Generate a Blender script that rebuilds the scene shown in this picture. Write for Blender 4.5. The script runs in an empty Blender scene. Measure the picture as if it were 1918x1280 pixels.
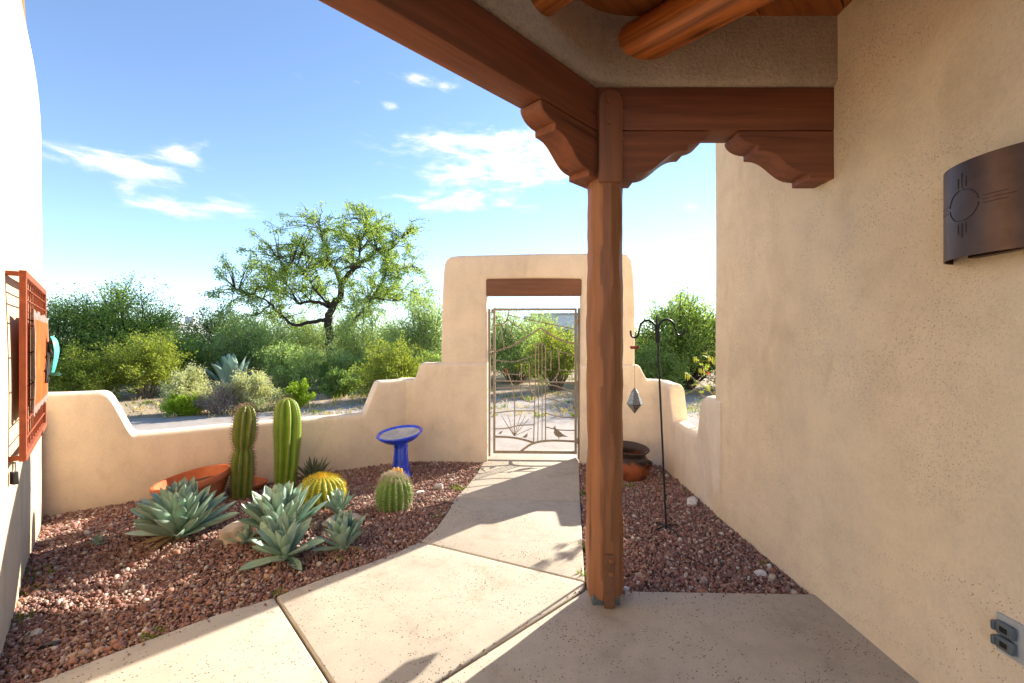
import bpy, bmesh, math, random
import numpy as np
from mathutils import Vector, Matrix, Quaternion, noise as mnoise

random.seed(7)
RNG = np.random.default_rng(7)
SC = bpy.context.scene
COL = SC.collection

# ------------------------------------------------------------------ camera, sky, sun, exposure
CAM_H = 1.44
F = 830.0                       # focal length in photo pixels (photo is 1918 wide)
cam_d = bpy.data.cameras.new('camera')
cam = bpy.data.objects.new('camera', cam_d)
COL.objects.link(cam)
cam.location = (0, 0, CAM_H)
cam.rotation_euler = (math.radians(90), 0, 0)
cam_d.sensor_width = 36.0
cam_d.lens = F / 1918.0 * 36.0
cam_d.clip_start = 0.05
cam_d.clip_end = 2000.0
SC.camera = cam

SUN_EL = math.radians(25.2)
SUN_H = Vector((0.6845, 0.729, 0)).normalized()
SUN_D = Vector((SUN_H.x * math.cos(SUN_EL), SUN_H.y * math.cos(SUN_EL), math.sin(SUN_EL)))
sun_d = bpy.data.lights.new('sun', 'SUN')
sun_d.energy = 2.0
sun_d.angle = math.radians(0.5)
sun_d.color = (1.0, 0.915, 0.79)
sun = bpy.data.objects.new('sun', sun_d)
COL.objects.link(sun)
sun.location = (20, 20, 20)
sun.rotation_euler = SUN_D.to_track_quat('Z', 'Y').to_euler()

SC.view_settings.view_transform = 'Standard'
SC.view_settings.look = 'None'
SC.view_settings.exposure = 2.8
SC.view_settings.gamma = 1.0
SC.view_settings.use_curve_mapping = False
SC.cycles.max_bounces = 8
SC.cycles.diffuse_bounces = 6
SC.cycles.adaptive_threshold = 0.02
SC.cycles.use_denoising = True


def pix_dir(px, py):
    """azimuth (from +Y towards +X) and elevation of a direction"""
    return math.atan2(px - 959, F), math.atan2(640 - py, math.hypot(F, px - 959))


def build_world():
    w = bpy.data.worlds.new('World')
    SC.world = w
    w.use_nodes = True
    nt = w.node_tree
    nt.nodes.clear()
    N, L = nt.nodes.new, nt.links.new

    def m(op, a, b=None, c=None, clamp=False):
        n = N('ShaderNodeMath')
        n.operation = op
        n.use_clamp = clamp
        for i, v in enumerate((a, b, c)):
            if v is None:
                continue
            if isinstance(v, (int, float)):
                n.inputs[i].default_value = v
            else:
                L(v, n.inputs[i])
        return n.outputs[0]
    sky = N('ShaderNodeTexSky')
    sky.sky_type = 'NISHITA'
    sky.sun_disc = False
    sky.sun_elevation = SUN_EL
    sky.sun_rotation = math.atan2(SUN_H.x, SUN_H.y)
    sky.altitude = 2600
    sky.air_density = 1.0
    sky.dust_density = 0.0
    sky.ozone_density = 1.6
    tc = N('ShaderNodeTexCoord')
    sep = N('ShaderNodeSeparateXYZ')
    L(tc.outputs['Generated'], sep.inputs[0])
    X, Y, Z = sep.outputs
    az = m('ARCTAN2', X, Y)
    el = m('ARCSINE', m('MINIMUM', m('MAXIMUM', Z, -1.0), 1.0))
    # wobble the cloud outlines
    cv = N('ShaderNodeCombineXYZ')
    L(az, cv.inputs[0]); L(m('MULTIPLY', el, 3.2), cv.inputs[1])
    nz = N('ShaderNodeTexNoise')
    nz.inputs['Scale'].default_value = 9.0
    nz.inputs['Detail'].default_value = 8.0
    nz.inputs['Roughness'].default_value = 0.62
    nz.inputs['Distortion'].default_value = 0.5
    L(cv.outputs[0], nz.inputs['Vector'])
    nz2 = N('ShaderNodeTexNoise')
    nz2.inputs['Scale'].default_value = 30.0
    nz2.inputs['Detail'].default_value = 3.0
    L(cv.outputs[0], nz2.inputs['Vector'])
    nn = m('ADD', m('MULTIPLY', nz.outputs['Fac'], 1.5), m('MULTIPLY', nz2.outputs['Fac'], 0.5))
    blobs = []
    for (px, py, hw, hh, s) in [
            (215, 306, 175, 28, 1.1), (340, 290, 45, 26, .9), (315, 390, 75, 20, 1.0), (432, 388, 85, 20, .95),
            (905, 272, 190, 34, 1.05), (940, 328, 210, 26, 1.1), (870, 380, 140, 22, 1.15), (1010, 290, 110, 44, .8),
            (805, 155, 70, 20, .8), (732, 200, 28, 18, .7), (562, 142, 26, 12, .65), (672, 155, 12, 10, .6),
            (1300, 440, 50, 12, .6), (1297, 388, 20, 14, .6), (230, 352, 40, 14, .5), (375, 265, 22, 14, .6),
            (500, 480, 240, 16, .35), (1150, 508, 120, 12, .5)]:
        a0, e0 = pix_dir(px, py)
        a1 = pix_dir(px + hw, py)[0]
        e1 = pix_dir(px, py - hh)[1]
        blobs.append((a0, e0, abs(a1 - a0), abs(e1 - e0), s))
    rr = random.Random(3)
    for i in range(9):                       # the same kind of small clouds over the rest of the sky
        a0 = math.radians(55 + 250 * (i + rr.random()) / 9)
        if a0 > math.pi:
            a0 -= 2 * math.pi
        blobs.append((a0, math.radians(rr.uniform(8, 34)), rr.uniform(.06, .17), rr.uniform(.02, .045), rr.uniform(.5, 1)))
    ae = N('ShaderNodeCombineXYZ')
    L(az, ae.inputs[0]); L(el, ae.inputs[1])
    tot = None
    for a0, e0, wa, we, s in blobs:
        ma = N('ShaderNodeVectorMath'); ma.operation = 'MULTIPLY_ADD'
        L(ae.outputs[0], ma.inputs[0])
        ma.inputs[1].default_value = (1 / wa, 1 / we, 0)
        ma.inputs[2].default_value = (-a0 / wa, -e0 / we, 0)
        dt = N('ShaderNodeVectorMath'); dt.operation = 'DOT_PRODUCT'
        L(ma.outputs[0], dt.inputs[0]); L(ma.outputs[0], dt.inputs[1])
        g = m('POWER', math.exp(-1.1), dt.outputs['Value'])
        tot = m('MULTIPLY_ADD', g, s, tot if tot is not None else 0.0)
    tot = m('MINIMUM', tot, 1.1)
    dens = m('MULTIPLY', m('SUBTRACT', m('ADD', m('MULTIPLY', tot, .85), m('MULTIPLY', m('SUBTRACT', nn, 1.0), 1.55)), .27), 1.5, clamp=True)
    dens = m('MULTIPLY', m('MULTIPLY', dens, dens), m('MULTIPLY', tot, 1.6, clamp=True), clamp=True)
    dens = m('MULTIPLY', dens, .92)
    mix = N('ShaderNodeMix')
    mix.data_type = 'RGBA'
    L(dens, mix.inputs['Factor'])
    L(sky.outputs[0], mix.inputs['A'])
    mix.inputs['B'].default_value = (3.7, 3.8, 3.95, 1)
    bg = N('ShaderNodeBackground')
    bg.inputs['Strength'].default_value = 0.051
    L(mix.outputs['Result'], bg.inputs['Color'])
    out = N('ShaderNodeOutputWorld')
    L(bg.outputs[0], out.inputs[0])


build_world()


# ------------------------------------------------------------------ helpers
def G(px, py, z=0.0):
    """ground point seen at a photo pixel"""
    d = F * (CAM_H - z) / (py - 640)
    return Vector(((px - 959) * d / F, d, z))


def W(px, py, d):
    """point at depth d seen at a photo pixel (used to survey the plot)"""
    return Vector(((px - 959) * d / F, d, CAM_H - (py - 640) * d / F))


def link(name, me, mat=None, parent=None):
    o = bpy.data.objects.new(name, me)
    COL.objects.link(o)
    if mat is not None and me is not None:
        mats = mat if isinstance(mat, (list, tuple)) else [mat]
        if len(me.materials) == 0:
            for q in mats:
                me.materials.append(q)
    if parent is not None:
        o.parent = parent
    return o


def tag(o, label=None, cat=None, group=None, kind=None):
    if label: o['label'] = label
    if cat: o['category'] = cat
    if group: o['group'] = group
    if kind: o['kind'] = kind
    return o


def thing(name, label, cat, loc=(0, 0, 0), rot=(0, 0, 0), group=None):
    o = bpy.data.objects.new(name, None)
    COL.objects.link(o)
    o.location = loc
    o.rotation_euler = rot
    o.empty_display_size = 0.1
    return tag(o, label, cat, group)


def mesh(name, verts, faces, smooth=False):
    me = bpy.data.meshes.new(name)
    me.from_pydata([tuple(v) for v in verts], [], [tuple(f) for f in faces])
    if smooth:
        me.shade_smooth()
    me.update()
    return me


def np_mesh(name, V, Fc, smooth=False):
    """fast mesh: V (n,3) array, Fc (m,k) array, all faces with k corners"""
    V = np.asarray(V, dtype=np.float32); Fc = np.asarray(Fc, dtype=np.int32)
    me = bpy.data.meshes.new(name)
    nf, k = Fc.shape
    me.vertices.add(len(V)); me.vertices.foreach_set('co', V.ravel())
    me.loops.add(nf * k); me.loops.foreach_set('vertex_index', Fc.ravel())
    me.polygons.add(nf)
    me.polygons.foreach_set('loop_start', np.arange(0, nf * k, k, dtype=np.int32))
    me.polygons.foreach_set('loop_total', np.full(nf, k, dtype=np.int32))
    if smooth:
        me.polygons.foreach_set('use_smooth', np.ones(nf, dtype=bool))
    me.update(calc_edges=True)
    me.validate()
    return me


def bm_mesh(name, bm, smooth=False):
    bmesh.ops.recalc_face_normals(bm, faces=bm.faces)
    me = bpy.data.meshes.new(name)
    bm.to_mesh(me); bm.free()
    if smooth:
        me.shade_smooth()
    return me


def smooth_by_angle(me, deg=40):
    me.shade_smooth()
    try:
        me.set_sharp_from_angle(angle=math.radians(deg))
    except Exception:
        pass
    return me


def box_mesh(name, sx, sy, sz, bevel=0.0, seg=2, centre=(0, 0, 0)):
    bm = bmesh.new()
    bmesh.ops.create_cube(bm, size=1.0)
    for v in bm.verts:
        v.co = Vector((v.co.x * sx + centre[0], v.co.y * sy + centre[1], v.co.z * sz + centre[2]))
    if bevel:
        bmesh.ops.bevel(bm, geom=list(bm.edges), offset=bevel, segments=seg, profile=.5, affect='EDGES')
    return smooth_by_angle(bm_mesh(name, bm), 35)


def prism_mesh(name, poly, z0, z1, bevel=0.0, seg=2, axis='Z', deg=35):
    """polygon (2D) extruded; axis Z: (x,y) footprint, z0..z1; axis Y: (x,z) outline, y0..y1"""
    bm = bmesh.new()
    if axis == 'Z':
        vs = [bm.verts.new((p[0], p[1], z0)) for p in poly]
    else:
        vs = [bm.verts.new((p[0], z0, p[1])) for p in poly]
    f = bm.faces.new(vs)
    r = bmesh.ops.extrude_face_region(bm, geom=[f])
    d = Vector((0, 0, z1 - z0)) if axis == 'Z' else Vector((0, z1 - z0, 0))
    bmesh.ops.translate(bm, verts=[g for g in r['geom'] if isinstance(g, bmesh.types.BMVert)], vec=d)
    if bevel:
        bmesh.ops.recalc_face_normals(bm, faces=bm.faces)
        bmesh.ops.bevel(bm, geom=list(bm.edges), offset=bevel, segments=seg, profile=.5, affect='EDGES', clamp_overlap=True)
    bmesh.ops.triangulate(bm, faces=[q for q in bm.faces if len(q.verts) > 4])
    return smooth_by_angle(bm_mesh(name, bm), deg)


def tube_data(pts, radii, sides=6, cap=True, squash=None):
    """verts, faces of a tube along pts"""
    pts = [Vector(p) for p in pts]
    n = len(pts)
    if isinstance(radii, (int, float)):
        radii = [radii] * n
    V, Fc = [], []
    prev = None
    for i in range(n):
        t = (pts[min(i + 1, n - 1)] - pts[max(i - 1, 0)])
        t = t.normalized() if t.length > 1e-9 else Vector((0, 0, 1))
        if prev is None:
            a = Vector((0, 0, 1)) if abs(t.z) < .9 else Vector((1, 0, 0))
            u = t.cross(a).normalized()
        else:
            u = (prev - t * prev.dot(t))
            u = u.normalized() if u.length > 1e-6 else t.orthogonal().normalized()
        prev = u
        v = t.cross(u)
        for k in range(sides):
            a = 2 * math.pi * k / sides
            V.append(pts[i] + (u * math.cos(a) + v * math.sin(a)) * radii[i])
    for i in range(n - 1):
        for k in range(sides):
            k2 = (k + 1) % sides
            Fc.append((i * sides + k, i * sides + k2, (i + 1) * sides + k2, (i + 1) * sides + k))
    if cap:
        Fc.append(tuple(reversed(range(sides))))
        Fc.append(tuple((n - 1) * sides + k for k in range(sides)))
    return V, Fc


class MB:
    """collects shapes of ONE part"""
    def __init__(self):
        self.V, self.F = [], []

    def add(self, V, Fc):
        b = len(self.V)
        self.V += [Vector(v) for v in V]
        self.F += [tuple(i + b for i in f) for f in Fc]
        return self

    def tube(self, pts, r, sides=6, cap=True):
        return self.add(*tube_data(pts, r, sides, cap))

    def box(self, c, s, rot=None):
        V = []
        for dx in (-.5, .5):
            for dy in (-.5, .5):
                for dz in (-.5, .5):
                    p = Vector((dx * s[0], dy * s[1], dz * s[2]))
                    if rot is not None:
                        p = rot @ p
                    V.append(p + Vector(c))
        return self.add(V, [(0, 1, 3, 2), (4, 6, 7, 5), (0, 4, 5, 1), (2, 3, 7, 6), (0, 2, 6, 4), (1, 5, 7, 3)])

    def build(self, name, mat, parent=None, deg=40):
        me = mesh(name, self.V, self.F)
        smooth_by_angle(me, deg)
        return link(name, me, mat, parent)


def lathe(profile, sides=32, fn=None):
    """profile: (r,z) list; fn(a, r, z) -> r"""
    V, Fc = [], []
    for (r, z) in profile:
        for k in range(sides):
            a = 2 * math.pi * k / sides
            rr = fn(a, r, z) if fn else r
            V.append((rr * math.cos(a), rr * math.sin(a), z))
    for i in range(len(profile) - 1):
        for k in range(sides):
            k2 = (k + 1) % sides
            Fc.append((i * sides + k, i * sides + k2, (i + 1) * sides + k2, (i + 1) * sides + k))
    return V, Fc


def smooth_poly(pts, n=4):
    """Catmull-Rom through pts"""
    pts = [Vector(p) for p in pts]
    out = []
    for i in range(len(pts) - 1):
        p0, p1, p2, p3 = pts[max(i - 1, 0)], pts[i], pts[i + 1], pts[min(i + 2, len(pts) - 1)]
        for k in range(n):
            t = k / n
            out.append(.5 * ((2 * p1) + (p2 - p0) * t + (2 * p0 - 5 * p1 + 4 * p2 - p3) * t * t + (3 * p1 - p0 - 3 * p2 + p3) * t ** 3))
    out.append(pts[-1])
    return out


# ------------------------------------------------------------------ materials
MAT = {}


class NT:
    def __init__(self, name, rough=.8, spec=.3):
        self.m = bpy.data.materials.new(name)
        MAT[name] = self.m
        self.m.use_nodes = True
        self.t = self.m.node_tree
        self.b = self.t.nodes['Principled BSDF']
        self.b.inputs['Roughness'].default_value = rough
        self.b.inputs['Specular IOR Level'].default_value = spec
        g = self.t.nodes.new('ShaderNodeNewGeometry')
        self.pos = g.outputs['Position']
        self.island = g.outputs['Random Per Island']
        self.tc = self.t.nodes.new('ShaderNodeTexCoord')

    def n(self, k): return self.t.nodes.new(k)
    def l(self, a, b): self.t.links.new(a, b)

    def math(self, op, a, b=None, clamp=False):
        n = self.n('ShaderNodeMath'); n.operation = op; n.use_clamp = clamp
        for i, v in enumerate((a, b)):
            if v is None: continue
            if isinstance(v, (int, float)): n.inputs[i].default_value = v
            else: self.l(v, n.inputs[i])
        return n.outputs[0]

    def scaled(self, vec, s):
        n = self.n('ShaderNodeMapping'); n.inputs['Scale'].default_value = s if not isinstance(s, (int, float)) else (s, s, s)
        self.l(vec, n.inputs['Vector']); return n.outputs[0]

    def noise(self, scale, detail=4, rough=.55, vec=None, dist=0.0):
        n = self.n('ShaderNodeTexNoise')
        n.inputs['Scale'].default_value = scale; n.inputs['Detail'].default_value = detail
        n.inputs['Roughness'].default_value = rough; n.inputs['Distortion'].default_value = dist
        self.l(vec if vec is not None else self.pos, n.inputs['Vector'])
        return n.outputs['Fac']

    def voronoi(self, scale, vec=None, rnd=1.0):
        n = self.n('ShaderNodeTexVoronoi'); n.inputs['Scale'].default_value = scale
        n.inputs['Randomness'].default_value = rnd
        self.l(vec if vec is not None else self.pos, n.inputs['Vector'])
        return n.outputs['Distance'], n.outputs['Color']

    def ramp(self, fac, stops, interp='LINEAR'):
        n = self.n('ShaderNodeValToRGB'); cr = n.color_ramp; cr.interpolation = interp
        while len(cr.elements) < len(stops): cr.elements.new(.5)
        for e, (p, c) in zip(cr.elements, stops):
            e.position = p
            e.color = (c[0], c[1], c[2], 1) if not isinstance(c, (int, float)) else (c, c, c, 1)
        self.l(fac, n.inputs[0]); return n.outputs[0]

    def mix(self, fac, a, b, mode='MIX'):
        n = self.n('ShaderNodeMix'); n.data_type = 'RGBA'; n.blend_type = mode
        for key, v in (('Factor', fac), ('A', a), ('B', b)):
            s = n.inputs[key] if key != 'Factor' else n.inputs[0]
            if key == 'A': s = n.inputs[6]
            if key == 'B': s = n.inputs[7]
            if isinstance(v, (int, float)): s.default_value = v if key == 'Factor' else (v, v, v, 1)
            elif isinstance(v, (tuple, list)): s.default_value = (v[0], v[1], v[2], 1)
            else: self.l(v, s)
        return n.outputs[2]

    def color(self, c):
        if isinstance(c, (tuple, list)): self.b.inputs['Base Color'].default_value = (c[0], c[1], c[2], 1)
        else: self.l(c, self.b.inputs['Base Color'])

    def bump(self, h, strength=.3, dist=.01, prev=None):
        n = self.n('ShaderNodeBump'); n.inputs['Strength'].default_value = strength; n.inputs['Distance'].default_value = dist
        self.l(h, n.inputs['Height'])
        if prev is not None: self.l(prev, n.inputs['Normal'])
        self.l(n.outputs[0], self.b.inputs['Normal'])
        return n.outputs[0]

    def rough(self, v):
        if isinstance(v, (int, float)): self.b.inputs['Roughness'].default_value = v
        else: self.l(v, self.b.inputs['Roughness'])


def mul(c, k): return tuple(x * k for x in c)


def mat_stucco(name, base, specks=0.0, speck_scale=55, bump=.35, streak=.5, grain=62, pit_shade=.84):
    t = NT(name, .93, .15)
    big = t.noise(.9, 3, .6)
    mid = t.noise(5.5, 4, .6)
    c = t.ramp(big, [(.3, mul(base, .88)), (.55, base), (.8, mul(base, 1.07))])
    c2 = t.ramp(mid, [(.28, .90), (.6, 1.03)])
    c = t.mix(.8, c, c2, 'MULTIPLY')
    # vertical run-off streaks
    sv = t.scaled(t.pos, (7.0, 7.0, .35))
    st = t.noise(1.0, 3, .6, sv)
    c = t.mix(streak * .5, c, t.ramp(st, [(.35, .82), (.62, 1.0)]), 'MULTIPLY')
    h = t.noise(grain, 4, .78)
    c = t.mix(.55, c, t.ramp(h, [(.30, pit_shade), (.52, 1.0), (.72, 1.06)]), 'MULTIPLY')  # grain tone; its hollows are darkened in the colour as if shaded
    # soft trowelled patches and a few dull stains
    stn = t.noise(1.7, 5, .68, t.scaled(t.pos, (1.3, 1.3, .8)), .8)
    c = t.mix(.5, c, t.ramp(stn, [(.30, (.80, .77, .72)), (.44, (1.0, 1.0, 1.0))]), 'MULTIPLY')
    if specks > 0:
        patch = t.noise(2.0, 3)
        d, col = t.voronoi(speck_scale)
        sepc = t.n('ShaderNodeSeparateColor'); t.l(col, sepc.inputs[0])
        rr = t.math('MULTIPLY', t.math('MAXIMUM', t.math('SUBTRACT', t.math('ADD', sepc.outputs[0], t.math('MULTIPLY', patch, .35)), 1.07 - specks), 0.0), .60)
        spot = t.math('MULTIPLY', t.math('SUBTRACT', rr, d), 9.0, clamp=True)
        c = t.mix(t.math('MULTIPLY', spot, .75), c, mul(base, .26))
        h = t.math('SUBTRACT', h, t.math('MULTIPLY', spot, 1.2))
    t.color(c)
    nb = t.bump(t.noise(9, 4), .2, .03)
    t.bump(h, min(1.0, bump), .006 * max(1.0, bump * 2.2), nb)
    return t.m


def mat_concrete(name, base):
    t = NT(name, .82, .25)
    c = t.ramp(t.noise(1.6, 6, .62), [(.28, mul(base, .84)), (.5, base), (.75, mul(base, 1.08))])
    c = t.mix(.6, c, t.ramp(t.noise(9, 5, .65), [(.3, .86), (.6, 1.03)]), 'MULTIPLY')
    d, col = t.voronoi(88)
    sepc = t.n('ShaderNodeSeparateColor'); t.l(col, sepc.inputs[0])
    patch = t.noise(2.6, 3)
    rr = t.math('MULTIPLY', t.math('MAXIMUM', t.math('SUBTRACT', t.math('ADD', sepc.outputs[0], t.math('MULTIPLY', patch, .9)), .99), 0.0), .90)
    spot = t.math('MULTIPLY', t.math('SUBTRACT', rr, d), 8.0, clamp=True)
    c = t.mix(t.math('MULTIPLY', spot, .88), c, (.13, .075, .045))
    t.color(c)
    stn = t.noise(3.1, 6, .7, None, 1.0)
    c = t.mix(.55, c, t.ramp(stn, [(.28, (.74, .68, .60)), (.46, (1.0, 1.0, 1.0))]), 'MULTIPLY')
    c = t.mix(.5, c, t.ramp(t.noise(150, 2, .7), [(.3, .86), (.7, 1.1)]), 'MULTIPLY')
    t.color(c)
    h = t.math('SUBTRACT', t.math('MULTIPLY', t.noise(70, 4, .6), .35), spot)
    t.bump(h, .35, .004)
    return t.m


def mat_wood(name, base, axis='X', grain=1.0, rough=.55, dark=.55, knots=False, use_obj=True):
    t = NT(name, rough, .35)
    v = t.tc.outputs['Object'] if use_obj else t.pos
    s = {'X': (1.2, 26, 26), 'Y': (26, 1.2, 26), 'Z': (26, 26, 1.2)}[axis]
    sv = t.scaled(v, s)
    g = t.noise(1.0, 6, .62, sv, .6)
    s2 = {'X': (.5, 5, 5), 'Y': (5, .5, 5), 'Z': (5, 5, .5)}[axis]
    g2 = t.noise(1.3, 4, .6, t.scaled(v, s2), 1.2)
    c = t.ramp(g, [(.30, mul(base, dark)), (.52, base), (.75, mul(base, 1.25))])
    c = t.mix(.7, c, t.ramp(g2, [(.3, .66), (.6, 1.05)]), 'MULTIPLY')
    s4 = {'X': (.9, 30, 30), 'Y': (30, .9, 30), 'Z': (30, 30, .9)}[axis]
    ck = t.noise(.55, 3, .5, t.scaled(v, s4), .3)
    crack = t.math('MULTIPLY', t.math('SUBTRACT', .335, ck), 30, clamp=True)
    c = t.mix(t.math('MULTIPLY', crack, .7), c, mul(base, .25))
    g = t.math('SUBTRACT', g, t.math('MULTIPLY', crack, 1.2))
    if knots:
        s3 = {'X': (2.2, 6, 6), 'Y': (6, 2.2, 6), 'Z': (6, 6, 2.2)}[axis]
        d, col = t.voronoi(.8, t.scaled(v, s3))
        k = t.math('MULTIPLY', t.math('SUBTRACT', .16, d), 9, clamp=True)
        c = t.mix(k, c, mul(base, .22))
        w = t.n('ShaderNodeTexWave'); w.wave_type = 'RINGS'; w.inputs['Scale'].default_value = 2.2
        w.inputs['Distortion'].default_value = 5.0; w.inputs['Detail'].default_value = 3
        t.l(t.scaled(v, s3), w.inputs['Vector'])
        c = t.mix(.45, c, t.ramp(w.outputs['Fac'], [(.1, .5), (.55, 1.0)]), 'MULTIPLY')
    t.color(c)
    t.bump(g, .28 * grain, .004)
    return t.m


def mat_simple(name, base, rough=.6, var=.15, scale=20, metal=0.0, bump=0.0, spec=.4, coat=0.0):
    t = NT(name, rough, spec)
    n = t.noise(scale, 4, .6, t.tc.outputs['Object'])
    t.color(t.ramp(n, [(.3, mul(base, 1 - var)), (.7, mul(base, 1 + var))]))
    t.b.inputs['Metallic'].default_value = metal
    t.b.inputs['Coat Weight'].default_value = coat
    if bump:
        t.bump(t.noise(scale * 3, 4, .6, t.tc.outputs['Object']), bump, .004)
    return t.m


def mat_leaf(name, c_lo, c_hi, transl=.35, rough=.6):
    """foliage: every leaf its own tint, part of the light passes through"""
    t = NT(name, rough, .25)
    big = t.noise(1.1, 3)
    f = t.math('ADD', t.math('MULTIPLY', t.island, .6), t.math('MULTIPLY', big, .5))
    c = t.ramp(f, [(.2, c_lo), (.85, c_hi)])
    t.color(c)
    tr = t.n('ShaderNodeBsdfTranslucent')
    t.l(t.mix(1.0, c, (1.25, 1.2, .7), 'MULTIPLY'), tr.inputs['Color'])
    mx = t.n('ShaderNodeMixShader')
    mx.inputs[0].default_value = transl
    out = t.t.nodes['Material Output']
    t.l(t.b.outputs[0], mx.inputs[1]); t.l(tr.outputs[0], mx.inputs[2]); t.l(mx.outputs[0], out.inputs[0])
    return t.m


def mat_pebbles(name, palette):
    t = NT(name, .8, .3)
    n = len(palette)
    t.color(t.mix(.5, t.ramp(t.island, [((i + .0) / n, c) for i, c in enumerate(palette)], 'CONSTANT'),
                  t.ramp(t.noise(90, 3), [(.3, .75), (.7, 1.1)]), 'MULTIPLY'))
    return t.m


def mat_soil(name, a, b, scale=3):
    t = NT(name, .95, .1)
    c = t.mix(.5, t.ramp(t.noise(scale, 6, .65), [(.3, a), (.7, b)]), t.ramp(t.noise(scale * 18, 4, .7), [(.3, .6), (.7, 1.15)]), 'MULTIPLY')
    t.color(c)
    t.bump(t.noise(scale * 22, 5, .7), .6, .01)
    return t.m


STUCCO = (.82, .685, .53)
M_stucco = mat_stucco('stucco', STUCCO, 0.0)
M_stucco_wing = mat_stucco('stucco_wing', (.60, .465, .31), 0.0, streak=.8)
M_stucco_house = mat_stucco('stucco_speckled', (.82, .65, .44), .44, 118, .6, .2)
M_stucco_rough = mat_stucco('stucco_rough', (.72, .56, .40), 0.0, bump=2.4, streak=.1, grain=48, pit_shade=.55)  # strong pit darkening paints in the relief shading the bump barely shows
M_concrete = mat_concrete('concrete', (.475, .415, .325))
M_beam_x = mat_wood('painted_beam', (.215, .066, .026), 'X', 1.0, .6, .72)
M_post = mat_wood('painted_post', (.30, .115, .042), 'Z', .6, .5, .8)
M_post_shaded = mat_wood('post_paint_shaded', (.25, .088, .034), 'Z', .6, .55, .8)  # darker copy of the post paint, porch shade put into the colour
M_viga = mat_wood('stained_log', (.64, .185, .038), 'X', .5, .38, .30, True)
M_plank = mat_wood('stained_plank', (.40, .125, .032), 'X', .6, .45, .55)
M_lintel = mat_wood('painted_lintel', (.20, .085, .045), 'X', .5, .6, .85)
M_steel_brown = mat_simple('painted_strap', (.19, .075, .032), .5, .15, 30)
M_galv = mat_simple('galvanised_plate', (.16, .17, .16), .45, .2, 40, .6)
M_gate = mat_simple('gate_bronze_paint', (.32, .255, .19), .5, .15, 30, .3)
M_rust = mat_simple('rust_frame', (.27, .062, .024), .75, .25, 26, .0, .3)
def _m():
    t = NT('rust_panel', .7, .2)
    v = t.tc.outputs['Object']
    c = t.ramp(t.noise(6, 6, .65, v), [(.25, (.22, .05, .012)), (.5, (.40, .085, .012)), (.75, (.52, .14, .02))])
    t.color(c); t.bump(t.noise(50, 4, .6, v), .25, .003)
    return t.m
M_rust_panel = _m()
M_charred = mat_simple('weathered_edge', (.22, .16, .13), .8, .4, 30, 0, .3)
M_teal = mat_simple('turquoise_patina', (.11, .62, .58), .5, .3, 14)
M_black = mat_simple('black_iron', (.018, .018, .02), .45, .3, 30, .3)
M_bronze = NT('bronze_sconce', .42, .5)
M_bronze.color(M_bronze.ramp(M_bronze.noise(9, 5, .6, M_bronze.tc.outputs['Object']), [(.3, (.085, .052, .042)), (.7, (.125, .08, .066))]))
M_bronze.b.inputs['Metallic'].default_value = .85
M_bronze.bump(M_bronze.noise(120, 3, .6, M_bronze.tc.outputs['Object']), .06, .002)
M_bronze = M_bronze.m
M_slot = mat_simple('engraved_slot', (.012, .008, .007), .7, .1)
M_padlock = mat_simple('padlock_body', (.055, .055, .06), .35, .2, 30, .7)
M_chrome = mat_simple('shackle', (.55, .55, .55), .25, .1, 30, .95)
M_plate = mat_simple('outlet_plate', (.42, .42, .40), .45, .1, 20)
M_cover = mat_simple('outlet_cover', (.10, .115, .12), .35, .1, 20)
def _m():
    t = NT('terracotta', .75, .25)
    v = t.tc.outputs['Object']
    c = t.ramp(t.noise(4, 5, .6, v), [(.3, (.40, .105, .04)), (.55, (.52, .155, .06)), (.8, (.60, .24, .12))])
    t.color(c); t.bump(t.noise(60, 4, .6, v), .15, .003)
    return t.m
M_terra = _m()
def _m():
    t = NT('smoked_clay', .6, .3)
    v = t.tc.outputs['Object']
    s = t.n('ShaderNodeSeparateXYZ'); t.l(v, s.inputs[0])
    f = t.math('ADD', t.math('MULTIPLY', s.outputs[2], 2.6), t.math('MULTIPLY', t.noise(6, 5, .65, v), .7))
    c = t.ramp(f, [(.55, (.38, .10, .035)), (.90, (.30, .075, .025)), (1.0, (.06, .04, .032))])
    n2 = t.ramp(t.noise(5, 5, .7, v), [(.52, 1.0), (.66, .3)])
    t.color(t.mix(.85, c, n2, 'MULTIPLY')); t.bump(t.noise(30, 4, .6, v), .2, .004)
    return t.m
M_clay = _m()
M_blue = mat_simple('cobalt_glaze', (.016, .06, .72), .12, .35, 8, 0, 0, .6, .6)
M_basin = mat_simple('dried_basin', (.50, .48, .44), .8, .25, 9, 0, .2)
M_potsoil = mat_soil('pot_soil', (.10, .06, .04), (.20, .13, .09), 12)
M_rock = mat_simple('pale_rock', (.50, .41, .31), .9, .3, 9, 0, .6)
M_rock_w = mat_simple('white_quartz', (.62, .58, .53), .85, .25, 14, 0, .5)
M_rock_d = mat_simple('dark_rock', (.22, .13, .10), .9, .3, 12, 0, .5)
M_chime = mat_simple('chime_metal', (.32, .31, .27), .35, .5, 60, .7, .3)
M_soil = mat_soil('bed_soil', (.13, .065, .045), (.24, .14, .10), 4)
M_ground = mat_soil('desert_ground', (.33, .245, .165), (.50, .395, .285), .5)
M_drive = mat_soil('drive_gravel', (.36, .315, .275), (.47, .42, .37), 2.5)
M_peb = mat_pebbles('lava_gravel', [(.28, .135, .10), (.36, .205, .155), (.215, .105, .085), (.41, .28, .22), (.30, .15, .115), (.26, .14, .11), (.235, .135, .12), (.37, .19, .13), (.34, .25, .21),
                                    (.27, .145, .11), (.54, .46, .39), (.29, .16, .13), (.44, .30, .21), (.19, .105, .09), (.32, .175, .13)])
M_bark = mat_simple('mesquite_bark', (.045, .030, .022), .9, .4, 6, 0, .5)
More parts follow.
